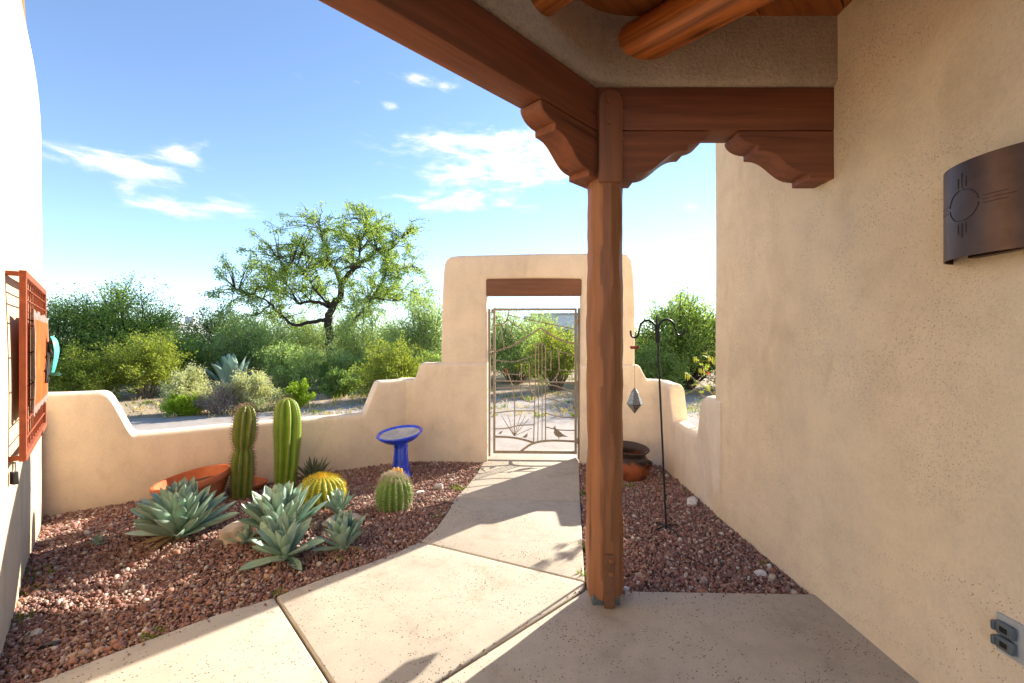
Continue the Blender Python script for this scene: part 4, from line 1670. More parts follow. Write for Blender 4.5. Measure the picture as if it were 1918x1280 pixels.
def agave(name, label, loc, R, n, seed, lo=4, hi=80, dry=3, tilt=(0, 0), group=None, squash=.62, cat='agave'):
    root = thing(name, label, cat, loc, (tilt[0], tilt[1], 0), group)
    rs = random.Random(seed)
    for i in range(n):
        t = i / max(1, n - 1)                    # 0 outermost
        a = i * 2.39996 + rs.uniform(-.18, .18) + seed
        el = math.radians(lo + (hi - lo) * t ** .60 + rs.uniform(-10, 10))
        L = R * (1.0 - squash * .22 * t + rs.uniform(-.13, .10)) * (.93 if t < .12 else 1)
        base = Vector((math.cos(a), math.sin(a), 0)) * R * .10 * (1 - t) + Vector((0, 0, R * (.05 + .16 * t)))
        o = link('leaf', rs.choice(LEAVES), None, root)
        o.location = base
        o.rotation_euler = (Matrix.Rotation(a, 3, 'Z') @ Matrix.Rotation(-el, 3, 'Y') @ Matrix.Rotation(rs.uniform(-.2, .2), 3, 'X')).to_euler()
        wd = rs.uniform(.85, 1.12)
        o.scale = (L, L * wd, L * rs.uniform(.35, 1.7))
    for i in range(dry):
        a = rs.uniform(0, 6.283); o = link('dry_leaf', LEAF_DRY, None, root)
        o.location = Vector((math.cos(a), math.sin(a), 0)) * R * .1 + Vector((0, 0, R * .05))
        o.rotation_euler = (rs.uniform(-.3, .3), .05, a); L = R * rs.uniform(.55, .8); o.scale = (L, L, L)
    # short core that carries the leaves
    V, Fc = lathe([(R * .15, -.02), (R * .17, R * .1), (R * .10, R * .24), (R * .02, R * .3)], 10)
    link('core', mesh('core', V, Fc, True), M_agave, root)
    return root


def gl(px, py):
    p = G(px, py); p.z = bz(p.x, p.y); return p


agave('agave', 'largest grey-green agave rosette, nearest the left wall below the terracotta bowl', gl(340, 1006), .365, 90, 1, 6, 84, 4, (.05, 0))
agave('agave', 'big pale agave rosette in the middle, in front of the columnar cacti', gl(525, 1006), .345, 84, 2, 14, 86, 3, (.04, 0))
agave('agave', 'low agave rosette spilling forward over the gravel with one leaf pointing at the viewer', gl(536, 1042), .275, 30, 3, -2, 76, 3, (.28, 0))
agave('agave', 'small upright agave beside the path, at the foot of the golden barrel cactus', gl(644, 1026), .225, 44, 4, 22, 86, 3, (.05, -.05))
agave('agave', 'small bluish agave tucked between the golden barrel and the green barrel cactus', gl(634, 965), .19, 28, 5, 20, 84, 1, (0, -.05))
agave('agave', 'tiny agave seedling alone on the bare gravel at left', gl(183, 1020), .082, 11, 6, 12, 70, 0)
agave('agave', 'little agave pup squeezed beside the pale boulder', gl(462, 1018), .14, 13, 9, 2, 60, 2, (.15, 0))


def spiky(name, label, loc, R, n, mat, seed, width=.07):
    root = thing(name, label, 'plant', loc)
    rs = random.Random(seed)
    lm = agave_leaf_mesh(width, .3, .05); lm.materials.append(mat)
    for i in range(n):
        a = i * 2.39996 + rs.uniform(-.3, .3)
        el = math.radians(12 + 72 * i / n + rs.uniform(-10, 10))
        o = link('leaf', lm, None, root)
        o.location = (0, 0, .02)
        o.rotation_euler = (Matrix.Rotation(a, 3, 'Z') @ Matrix.Rotation(-el, 3, 'Y')).to_euler()
        L = R * rs.uniform(.7, 1.1); o.scale = (L, L, L)
    return root


spiky('spiky_rosette', 'grey spiky narrow-leaved rosette plant against the low wall behind the golden barrel', gl(587, 905), .26, 48, M_dyckia, 3, .085)


# ------------------------------------------------------------------ pots, birdbath, hook, rocks
def pot(name, label, loc, rot, prof_pts, mat, cat='planter', soil=None, sides=40):
    root = thing(name, label, cat, loc, rot)
    V, Fc = lathe(prof_pts, sides)
    Fc.append(tuple(reversed(range(sides))))
    bm = bmesh.new(); m0 = mesh('pot', V, Fc); bm.from_mesh(m0); bpy.data.meshes.remove(m0)
    link('bowl', smooth_by_angle(bm_mesh('bowl', bm), 45), mat, root)
    if soil:
        r, z = soil
        V, Fc = lathe([(r, z), (r * .6, z + .012), (.002, z + .004)], 24, lambda a, q, zz: q)
        for i, v in enumerate(V): V[i] = (v[0], v[1], v[2] + .006 * mnoise.noise((v[0] * 20, v[1] * 20, 0)))
        link('soil', mesh('soil', V, Fc, True), M_potsoil, root)
    return root


p = gl(372, 930)
pot('terracotta_bowl', 'wide terracotta planter bowl tilted on its side next to the low wall', (-2.835, 3.99, bz(-2.835, 3.99) + .035), (math.radians(4), math.radians(-9), 0),
    [(.19, 0), (.21, .015), (.235, .06), (.258, .11), (.27, .145), (.276, .150), (.300, .155), (.306, .166), (.306, .200), (.298, .210), (.278, .208), (.268, .195), (.25, .13), (.22, .09)], M_terra, 'planter', (.245, .12))
p = gl(466, 912)
pot('terracotta_saucer', 'shallow terracotta dish on the ground between the two columnar cacti', (p.x, p.y + .02, p.z - .01), (0, math.radians(3), 0),
    [(.10, 0), (.12, .02), (.135, .055), (.15, .058), (.152, .075), (.142, .082), (.125, .075), (.05, .068), (.003, .066)], M_terra, 'saucer')

p = gl(1188, 890)
px_, py_ = 1.235, 4.83
pz_ = bz(px_, py_)
cp = pot('clay_pot', 'smoke-blackened round clay pot with a side handle behind the post', (px_, py_, pz_ - .015), (math.radians(6), 0, .4),
         [(.12, 0), (.19, .03), (.235, .09), (.25, .15), (.238, .21), (.205, .255), (.187, .278), (.19, .292), (.215, .318), (.232, .335), (.232, .345), (.218, .345), (.20, .328), (.178, .295), (.172, .27), (.19, .24), (.2, .2)], M_clay, 'pot', (.195, .22))
for s_ in (-1, 1):
    ang = -1.35 if s_ > 0 else 1.8
    c_, s2 = math.cos(ang), math.sin(ang)
    tx = Vector((-s2, c_, 0)); rd = Vector((c_, s2, 0))
    pts = smooth_poly([rd * .205 + tx * -.055 + Vector((0, 0, .25)), rd * .255 + tx * -.05 + Vector((0, 0, .285)), rd * .285 + Vector((0, 0, .275)), rd * .275 + tx * .05 + Vector((0, 0, .24)), rd * .225 + tx * .055 + Vector((0, 0, .18))], 4)
    MB().tube(pts, [.016 + .006 * math.sin(i / (len(pts) - 1) * math.pi) for i in range(len(pts))], 10).build('handle', M_clay, cp)

p = gl(751, 888)
bath = thing('birdbath', 'glossy cobalt blue ceramic birdbath with a tilted bowl', 'birdbath', p)
flute = lambda a, r, z: r * (1 + (.018 * math.cos(a * 14) if .03 < z < .32 else 0))
V, Fc = lathe([(.112, -.01), (.112, .012), (.104, .03), (.092, .10), (.082, .18), (.075, .26), (.072, .318), (.078, .322), (.078, .335), (.072, .34), (.072, .352), (.077, .356), (.077, .375), (.07, .38)], 56, flute)
link('pedestal', smooth_by_angle(mesh('pedestal', V, Fc), 50), M_blue, bath)
V, Fc = lathe([(.07, .0), (.12, .012), (.19, .045), (.232, .085), (.248, .103), (.250, .113), (.243, .119), (.226, .114), (.205, .092)], 48)
bowl = link('bowl', mesh('bowl', V, Fc, True), M_blue, bath)
bowl.location = (0, 0, .368); bowl.rotation_euler = (math.radians(7), math.radians(-5), 0)
V, Fc = lathe([(.212, .100), (.15, .088), (.08, .080), (.002, .078)], 40)
link('basin_floor', mesh('basin_floor', V, Fc, True), M_basin, bowl)

# shepherd's hook: leans a little
hb = gl(1248, 990)
hook = thing('shepherd_hook', 'black iron double shepherd hook standing in the right gravel bed', 'garden hook', hb, (0, math.radians(-2.6), 0))
HT = 1.60 - hb.z
MB().tube([(0, 0, .0), (0, 0, HT - .03)], .0078, 8).build('pole', M_black, hook)
MB().tube([(0, 0, HT - .16), (0, 0, HT + .02), (0, 0, HT + .045)], [.0085, .0075, .001], 8).build('finial', M_black, hook)
for s_ in (-1, 1):
    pts = [(s_ * .012, 0, HT - .17), (s_ * .012, 0, HT - .06)] + [(s_ * (.012 + .062 - .062 * math.cos(a)), 0, HT - .06 + .062 * math.sin(a) * 1.1) for a in [math.pi * k / 12 for k in range(1, 11)]] + \
          [(s_ * .145, 0, HT - .085)] + [(s_ * (.175 - .030 * math.cos(a)), 0, HT - .09 - .030 * math.sin(a)) for a in [math.pi * k / 10 for k in range(1, 10)]] + [(s_ * .206, 0, HT - .065)]
    MB().tube(pts, .0078, 8).build('hook_arm', M_black, hook)
for k in range(4):
    a = k * math.pi / 2 + .4
    MB().tube([(0, 0, .03), (.10 * math.cos(a), .10 * math.sin(a), .022), (.145 * math.cos(a), .145 * math.sin(a), -.02)], .0055, 6).build('foot_prong', M_black, hook)

hx = hb.x + (-.176) * math.cos(math.radians(2.6)) - (HT - .115) * math.sin(math.radians(2.6))
hz2 = hb.z + (HT - .115)
ch = thing('hanging_lantern', 'pierced silver diamond-shaped lantern hanging from the left hook', 'lantern', (hx, hb.y, hz2 - .60))
V, Fc = lathe([(.001, .0), (.062, .075), (.028, .165), (.010, .19), (.008, .20)], 6)
me = mesh('diamond', V, Fc)
link('diamond', me, M_chime, ch).location = (0, 0, .0)
holes = MB()
rs = random.Random(3)
for i in range(6):
    a0_, a1_ = 2 * math.pi * i / 6, 2 * math.pi * (i + 1) / 6
    for (r0, z0, r1, z1, rows) in ((.001, 0, .062, .075, 4), (.062, .075, .028, .165, 5)):
        for rr in range(rows):
            t = (rr + .5) / rows
            r = r0 + (r1 - r0) * t; z = z0 + (z1 - z0) * t
            m_ = max(1, int(r / .012))
            for q in range(m_):
                u = (q + .5) / m_
                c = Vector((math.cos(a0_), math.sin(a0_), 0)) * r * (1 - u) + Vector((math.cos(a1_), math.sin(a1_), 0)) * r * u
                nrm = Vector((math.cos((a0_ + a1_) / 2), math.sin((a0_ + a1_) / 2), -.4 if z0 == 0 else .35)).normalized()
                c = Vector((c.x, c.y, z)) + nrm * .0008
                x = nrm.orthogonal().normalized() * .0032; y = nrm.cross(x)
                holes.add([c + x, c + y, c - x, c - y], [(0, 1, 2, 3)])
ho = holes.build('piercing', M_slot, ch); ho['kind'] = 'stuff'
MB().tube([(0, 0, .2), (0, 0, .50)], .0012, 5).build('cord', M_black, ch)
V, Fc = lathe([(.002, .497), (.030, .497), (.036, .512), (.036, .52), (.002, .52)], 18)
link('cup', smooth_by_angle(mesh('cup', V, Fc), 40), M_rust, ch)
for s_ in (-1, 1):
    MB().tube([(s_ * .016, 0, .515), (s_ * .014, 0, .56), (0, 0, .603)], .0012, 5).build('hanger_wire', M_chrome, ch)


def rock(name, label, loc, s, seed, mat):
    bm = bmesh.new()
    bmesh.ops.create_icosphere(bm, subdivisions=3, radius=1.0)
    for v in bm.verts:
        d = v.co.normalized()
        k = 1 + .28 * mnoise.noise(d * 1.3 + Vector((seed, 0, 0))) + .12 * mnoise.noise(d * 3.1 + Vector((0, seed, 0))) + .05 * mnoise.noise(d * 8 + Vector((seed, 3, 0)))
        d = Vector([max(-.80, min(.80, c)) for c in d])      # split faces
        v.co = Vector((d.x * s[0] * k, d.y * s[1] * k, d.z * s[2] * k + s[2] * .55))
    o = link(name, smooth_by_angle(bm_mesh(name, bm), 30), mat)
    o.location = loc
    o.rotation_euler = (0, 0, seed * 1.7)
    tag(o, label, 'rock')
    return o


rock('boulder', 'pale tan boulder between the two big agaves', gl(444, 1012), (.11, .10, .085), 1.0, M_rock)
rock('boulder', 'long pale slab of rock lying behind the right-hand small agave', gl(640, 985) + Vector((.02, 0, 0)), (.17, .09, .05), 2.2, M_rock)
rock('rock', 'dark reddish rock just left of the pale boulder', gl(406, 1024), (.04, .04, .03), 3.1, M_rock_d)
rock('rock', 'flat cream stone right beside the green barrel cactus', gl(786, 920), (.05, .03, .018), 4.2, M_rock_w)
rock('rock', 'jagged white stone on the gravel next to the path edge', gl(822, 910), (.055, .035, .035), 5.5, M_rock_w)
rock('rock', 'white stone at the foot of the right garden wall', gl(1297, 940), (.065, .05, .04), 6.1, M_rock_w)
rock('rock', 'biggest white stone near the patio corner by the house wall', gl(1424, 1071), (.035, .024, .024), 7.4, M_rock_w)
rock('rock', 'round whitish stone touching the house wall above the biggest stone', gl(1441, 1058), (.018, .016, .018), 8.3, M_rock_w)
rock('rock', 'grey mottled stone right of the biggest stone by the house wall', gl(1446, 1079), (.026, .022, .022), 9.6, M_rock)
rock('rock', 'pinkish stone at the tip where the patio meets the house wall', gl(1487, 1106), (.026, .02, .018), 10.2, M_rock)
rock('rock', 'orange brown stone amid the gravel right of the hook', gl(1369, 1070), (.026, .022, .018), 11.2, M_rock_d)
rock('rock', 'pale oval stone in the gravel near the lower left wall', gl(66, 1182), (.04, .022, .016), 12.2, M_rock)
rock('rock', 'slate grey flat stone in the gravel at the lower left', gl(95, 1203), (.045, .02, .012), 13.2, M_padlock)
rock('rock', 'white stone against the post-side edge of the right gravel bed', gl(1174, 1100), (.024, .018, .015), 14.2, M_rock_w)

# weeds: small tufts
M_weed = mat_leaf('weed_leaf', (.10, .16, .02), (.26, .34, .06), .35)
M_weed_dry = mat_leaf('dry_grass', (.42, .34, .17), (.62, .52, .30), .3)


def tuft_arrays(n, R, h, w, rs):
    V, Fc = [], []
    for i in range(n):
        a = rs.uniform(0, 6.283); r = R * math.sqrt(rs.random())
        p = Vector((r * math.cos(a), r * math.sin(a), 0))
        d = Vector((math.cos(a) * rs.uniform(0, .9), math.sin(a) * rs.uniform(0, .9), rs.uniform(.4, 1))).normalized()
        s = d.cross(Vector((rs.uniform(-1, 1), rs.uniform(-1, 1), .2))).normalized() * w
        L = h * rs.uniform(.5, 1.1)
        b = len(V)
        V += [p - s * .4, p + s * .4, p + d * L * .55 + s, p + d * L, p + d * L * .55 - s]
        Fc.append((b, b + 1, b + 2, b + 3, b + 4))
    return V, Fc


def tuft(label, px, py, R, h, n, seed, mat=None, z=None):
    p = gl(px, py)
    if z is not None: p.z = z
    V, Fc = tuft_arrays(n, R, h, .004, random.Random(seed))
    o = link('weed', mesh('weed', V, Fc), mat or M_weed)
    o.location = p
    tag(o, label, 'weed', 'weeds in the gravel')


for i, (label, px, py, R, h, n) in enumerate((
        ('low green weed patch at the foot of the left wall, upper one', 62, 1070, .10, .035, 90), ('low green weed patch at the foot of the left wall, middle one', 40, 1102, .07, .03, 60),
        ('low green weed patch at the foot of the left wall, lowest one', 30, 1155, .08, .03, 70), ('green weed at the edge of the near left slab', 285, 1188, .045, .03, 60),
        ('green weed beside the path joint at left', 525, 1106, .035, .03, 45), ('yellowish weed patch by the path edge above the first joint', 858, 912, .08, .04, 80),
        ('green weed at the path edge beside the shadow', 822, 968, .03, .04, 30), ('bright green weed at the foot of the small upright agave', 633, 1046, .025, .03, 30),
        ('green weed left of the post in the path joint', 1091, 1022, .02, .05, 26), ('green weed at the post where the joints meet', 1093, 1075, .018, .06, 24),
        ('green weed along the path edge near the gate side of the post', 1094, 925, .02, .07, 30), ('green weed at the foot of the clay pot', 1178, 905, .06, .035, 60),
        ('thin weed patch between the hook and the clay pot', 1230, 918, .09, .03, 60), ('green weed along the right garden wall', 1288, 918, .05, .03, 40),
        ('green weed beside the white stones by the house wall', 1432, 1052, .03, .03, 26), ('low weed by the golden barrel', 690, 915, .05, .025, 40),
        ('weed at the foot of the gate shoulder', 903, 876, .03, .035, 30), ('green weed near the seedling agave', 150, 1000, .05, .02, 40))):
    tuft(label, px, py, R, h, n, i + 20)


# ------------------------------------------------------------------ shrubs and trees beyond the wall
def leaf_mesh(name, P, Nd, L, Wd):
    """diamond leaves: centre P (n,3), direction Nd (n,3), lengths L, widths Wd"""
    n = len(P)
    d = Nd / (np.linalg.norm(Nd, axis=1, keepdims=True) + 1e-9)
    r = RNG.normal(size=(n, 3))
    s = np.cross(d, r); s /= (np.linalg.norm(s, axis=1, keepdims=True) + 1e-9)
    L = L[:, None]; Wd = Wd[:, None]
    V = np.stack([P - d * L * .5, P + s * Wd * .5, P + d * L * .5, P - s * Wd * .5], 1).reshape(-1, 3)
    Fc = np.arange(n * 4).reshape(n, 4)
    return np_mesh(name, V, Fc)


def shrub(name, label, cat, base, rx, ry, h, stems, twigs, leaves, leaf, mleaf, mstem, seed, group, spread=.055, low=.15, drooping=0.0, stem_r=.012, part='foliage', lmin=.30, ragged=.36):
    """a shrub: stems fan out from the foot, twigs off the stems, leaves along twigs; each a part of one root"""
    rs = random.Random(seed)
    root = thing(name, label, cat, base, (0, 0, 0), group)
    mb = MB()
    LP, LD = [], []
    ncl = stems * twigs
    twigs = int(twigs * 1.7)
    ncl = stems * twigs
    per = max(2, int(leaves * 2.1) // ncl)
    for i in range(stems):
        a = 2 * math.pi * (i + rs.random()) / stems
        el = math.asin(min(1, low + (1 - low) * rs.random() ** .75))
        k = 1 - ragged * rs.random()
        end = Vector((rx * math.cos(el) * math.cos(a), ry * math.cos(el) * math.sin(a), h * math.sin(el))) * k
        foot = Vector((rx * .08 * math.cos(a), ry * .08 * math.sin(a), -.12))
        mid = foot.lerp(end, .5) + Vector((rs.uniform(-.1, .1) * rx, rs.uniform(-.1, .1) * ry, .10 * h))
        pts = smooth_poly([foot, mid, end], 4)
        m = len(pts)
        mb.tube(pts, [stem_r * (1 - .75 * j / (m - 1)) for j in range(m)], 4, False)
        for j in range(twigs):
            t = lmin + (1 - lmin) * (j + rs.random()) / twigs
            f = t * (m - 1); ii = min(int(f), m - 2)
            p = pts[ii].lerp(pts[ii + 1], f - ii)
            dirn = (pts[ii + 1] - pts[ii]).normalized()
            d = (dirn + Vector((rs.gauss(0, .7), rs.gauss(0, .7), rs.gauss(.15, .6) - drooping))).normalized()
            L = (.16 + .22 * rs.random()) * (rx + h) * .5
            q = p + d * L
            mb.tube([p, p.lerp(q, .5) + Vector((rs.gauss(0, .03), rs.gauss(0, .03), .02)) * L, q], [stem_r * .3, stem_r * .22, stem_r * .1], 3, False)
            for _ in range(per):
                u = rs.random() ** .7
                c = p.lerp(q, u)
                sg = spread * (rx + h) * .5
                LP.append((c.x + rs.gauss(0, sg), c.y + rs.gauss(0, sg), max(.02, c.z + rs.gauss(0, sg * .8)) - drooping * .1 * rs.random()))
                LD.append((d.x + rs.gauss(0, .8), d.y + rs.gauss(0, .8), d.z + rs.gauss(0, .8)))
    P = np.array(LP); D = np.array(LD); n = len(P)
    sz = RNG.uniform(.7, 1.3, n)
    link(part, leaf_mesh(part, P, D, leaf[0] * sz, leaf[1] * sz), mleaf, root)
    mb.build('stems', mstem, root)
    return root


M_l_mesq = mat_leaf('mesquite_leaf', (.15, .25, .05), (.38, .50, .13), .58)
M_l_pv = mat_leaf('palo_verde_leaf', (.20, .32, .11), (.43, .56, .24), .58)
M_l_creo = mat_leaf('creosote_leaf', (.15, .215, .03), (.40, .46, .075), .5)
M_l_dark = mat_leaf('dark_shrub_leaf', (.12, .21, .06), (.31, .43, .14), .55)
M_l_grey = mat_leaf('brittlebush_leaf', (.36, .40, .20), (.60, .62, .36), .4)
M_l_bright = mat_leaf('bright_shrub_leaf', (.18, .32, .02), (.42, .56, .06), .5)
M_l_dead = mat_leaf('dead_leaf', (.14, .125, .13), (.32, .29, .27), .1)
M_l_bop = mat_leaf('bird_of_paradise_leaf', (.17, .28, .025), (.42, .52, .08), .5)
GB = -.12


def at_px(px, d, z=GB): return Vector(((px - 959) * d / F, d, z))


def hgt(py, d): return CAM_H - (py - 640) * d / F - GB


BGG = 'desert shrubs beyond the driveway'
def bg(name, label, px, d, half_px, top_py, kind, seed, leaves, stems=34, twigs=7, group=BGG, cat='shrub', **kw):
    r = half_px * d / F
    h = hgt(top_py, d)
    spec = {'mesq': (M_l_mesq, M_bark, (.072, .034)), 'pv': (M_l_pv, M_stem, (.064, .026)), 'creo': (M_l_creo, M_stem, (.052, .028)), 'dark': (M_l_dark, M_bark, (.064, .032)),
            'grey': (M_l_grey, M_twig, (.045, .022)), 'bright': (M_l_bright, M_stem, (.05, .024)), 'dead': (M_l_dead, M_twig, (.03, .012))}[kind]
    lf = (spec[2][0] * (1 + max(0, d - 12) * .025), spec[2][1] * (1 + max(0, d - 12) * .025))
    return shrub(name, label, cat, at_px(px, d), r, r * .85, h, stems, twigs, leaves, lf, spec[0], spec[1], seed, group, **kw)


# left group
bg('mesquite_shrub', 'tall rounded mesquite behind the left end of the low wall', 230, 16.5, 125, 530, 'mesq', 31, 21000, 48, 9, stem_r=.05, low=.2, ragged=.28)
bg('mesquite_shrub', 'dark green mesquite half hidden by the turquoise bird panel', 105, 15, 85, 545, 'dark', 32, 9000, 30, 8, stem_r=.04)
bg('creosote_bush', 'yellow-green creosote bush right of the rusty wall panel', 150, 11.6, 88, 652, 'creo', 33, 9000, 36, 8, spread=.05)
bg('creosote_bush', 'dark bushy creosote in the centre of the left shrub row', 275, 12.2, 75, 618, 'creo', 34, 9000, 40, 8, spread=.05)
bg('dark_shrub', 'dark shrub behind the dark creosote below the far flat roof', 335, 14.0, 75, 618, 'dark', 35, 7000, 30, 7)
bg('brittlebush', 'pale grey-green brittlebush left of the dead twiggy bush', 352, 9.7, 44, 690, 'grey', 36, 7000, 44, 7, spread=.05, stem_r=.006)
bg('green_shrub', 'little bright green shrub in front of the pale brittlebush', 342, 9.3, 31, 738, 'bright', 37, 2600, 26, 6, stem_r=.005)
bg('dead_bush', 'dark grey dead twiggy bush left of the short cactus', 412, 9.45, 42, 712, 'dead', 38, 1600, 60, 9, stem_r=.008, spread=.05)
bg('brittlebush', 'wide pale brittlebush behind the short columnar cactus', 468, 9.9, 52, 690, 'grey', 39, 8000, 48, 7, spread=.05, stem_r=.006)
bg('green_shrub', 'small bright green bush beyond the drive right of the tall cactus', 556, 10.6, 32, 712, 'bright', 40, 2800, 26, 6, stem_r=.005)
bg('palo_verde', 'pale green palo verde bush under the left side of the big tree', 470, 15.5, 88, 590, 'pv', 41, 13000, 40, 8, stem_r=.03)
bg('palo_verde', 'low grey-green bush in the gap left of the big tree trunk', 545, 13.6, 60, 640, 'pv', 42, 7000, 34, 7, stem_r=.02)
bg('dark_shrub', 'dark leafy shrub behind the far agave', 410, 17.5, 66, 570, 'dark', 43, 7000, 30, 8, stem_r=.04, low=.3)
bg('palo_verde', 'bright palo verde bush right of the big tree trunk', 690, 17.5, 82, 562, 'pv', 44, 12000, 40, 8, stem_r=.03)
bg('palo_verde', 'feathery palo verde filling the gap left of the gate arch', 790, 16.0, 78, 548, 'pv', 45, 13000, 40, 8, stem_r=.03)
bg('creosote_bush', 'dark olive creosote bush behind the right end of the low wall', 735, 11.8, 78, 645, 'creo', 46, 9000, 40, 8, spread=.05)
bg('dark_shrub', 'low dark shrub at the foot of the olive creosote', 640, 12.6, 36, 690, 'dark', 47, 3600, 26, 7)
bg('creosote_bush', 'thin creosote beside the garden wall step left of the arch', 812, 12.8, 40, 655, 'dark', 48, 4200, 26, 7)
bg('palo_verde', 'pale bush directly behind the big tree trunk', 600, 22.5, 95, 578, 'pv', 55, 9000, 36, 8, stem_r=.03)
bg('dark_shrub', 'dark shrub mass behind the left palo verde', 505, 23.0, 95, 582, 'dark', 56, 8000, 36, 8, stem_r=.03)
bg('palo_verde', 'soft green bush hiding the foot of the big tree trunk', 640, 14.6, 62, 650, 'pv', 57, 7500, 36, 8, stem_r=.02)
bg('palo_verde', 'airy bush filling the background in the middle of the gate', 1003, 19.5, 95, 592, 'pv', 58, 9000, 38, 8, stem_r=.03)
# seen through and beside the gate
bg('palo_verde', 'light green palo verde seen through the left half of the gate', 965, 16.8, 88, 572, 'pv', 49, 14000, 42, 8, stem_r=.03)
bg('creosote_bush', 'yellowish creosote with dark trunk seen through the right half of the gate', 1040, 14.2, 64, 592, 'creo', 50, 7500, 30, 8, stem_r=.03, low=.35)
bg('palo_verde', 'tall palo verde behind the post and hook', 1150, 17.0, 75, 590, 'pv', 51, 9000, 36, 8, stem_r=.03)
bg('mesquite_shrub', 'tall green mesquite between the shepherd hook and the house corner', 1278, 14.5, 118, 556, 'mesq', 52, 21000, 48, 9, stem_r=.05, low=.15, ragged=.25)
bg('dark_shrub', 'shaded shrub below the mesquite beside the house corner', 1235, 12.8, 55, 650, 'dark', 53, 5200, 30, 7)
bg('mesquite_shrub', 'mesquite partly hidden by the house corner', 1395, 15.5, 85, 590, 'mesq', 54, 7000, 30, 8, stem_r=.04)

# far row that closes the view
def far_row():
    P, D = [], []
    rs = random.Random(77)
    x = -52
    while x < 46:
        w = rs.uniform(2.0, 4.5); h = rs.uniform(1.9, 3.1); y = rs.uniform(26, 40)
        for c in range(26):
            a = rs.uniform(0, 6.283); rr = math.sqrt(rs.random())
            cx, cyy, cz = x + w * rr * math.cos(a), y + w * .8 * rr * math.sin(a), h * rs.uniform(.08, 1) * (1 - .5 * rr * rr)
            for q in range(26):
                P.append((cx + rs.gauss(0, .35), cyy + rs.gauss(0, .35), max(-.1, cz + rs.gauss(0, .28) + GB))); D.append((rs.gauss(0, 1), rs.gauss(0, 1), rs.gauss(0, 1)))
        x += w * rs.uniform(.55, .9)
    n = len(P); sz = RNG.uniform(.7, 1.3, n)
    o = link('far_scrub_foliage', leaf_mesh('far_scrub', np.array(P), np.array(D), .20 * sz, .09 * sz), M_l_dark)
    tag(o, 'distant band of green desert scrub along the horizon', 'scrub', None, 'stuff')


far_row()


# low ground weeds and twigs along the far drive edge
def drive_edge():
    rs = random.Random(12)
    V, Fc = [], []
    for (px, py, n, s) in [(rs.uniform(240, 800), 0, 1, 1) for _ in range(150)] + [(rs.uniform(900, 1340), 0, 1, 1) for _ in range(70)]:
        d = rs.uniform(9.0, 13.5)
        c = at_px(px, d)
        v, f = tuft_arrays(14, rs.uniform(.06, .3), rs.uniform(.06, .16), .012, rs)
        b = len(V); V += [q + c for q in v]; Fc += [tuple(i + b for i in t) for t in f]
    o = link('dry_grass', mesh('dry_grass', V, Fc), M_weed_dry)
    tag(o, 'dry straw-coloured grass scattered along the far edge of the drive', 'grass', None, 'stuff')
    V, Fc = [], []
    for _ in range(80):
        px = rs.uniform(240, 1340); d = rs.uniform(9.0, 14)
        c = at_px(px, d)
        v, f = tuft_arrays(20, rs.uniform(.08, .3), rs.uniform(.06, .2), .012, rs)
        b = len(V); V += [q + c for q in v]; Fc += [tuple(i + b for i in t) for t in f]
    o = link('ground_cover', mesh('ground_cover', V, Fc), M_weed)
    tag(o, 'low green ground cover between the desert shrubs', 'ground cover', None, 'stuff')


drive_edge()
far_ag = at_px(430, 13.8)
agave('agave', 'large blue-grey agave standing among the shrubs beyond the drive', far_ag, 1.05, 26, 14, 22, 82, 0, squash=.4)


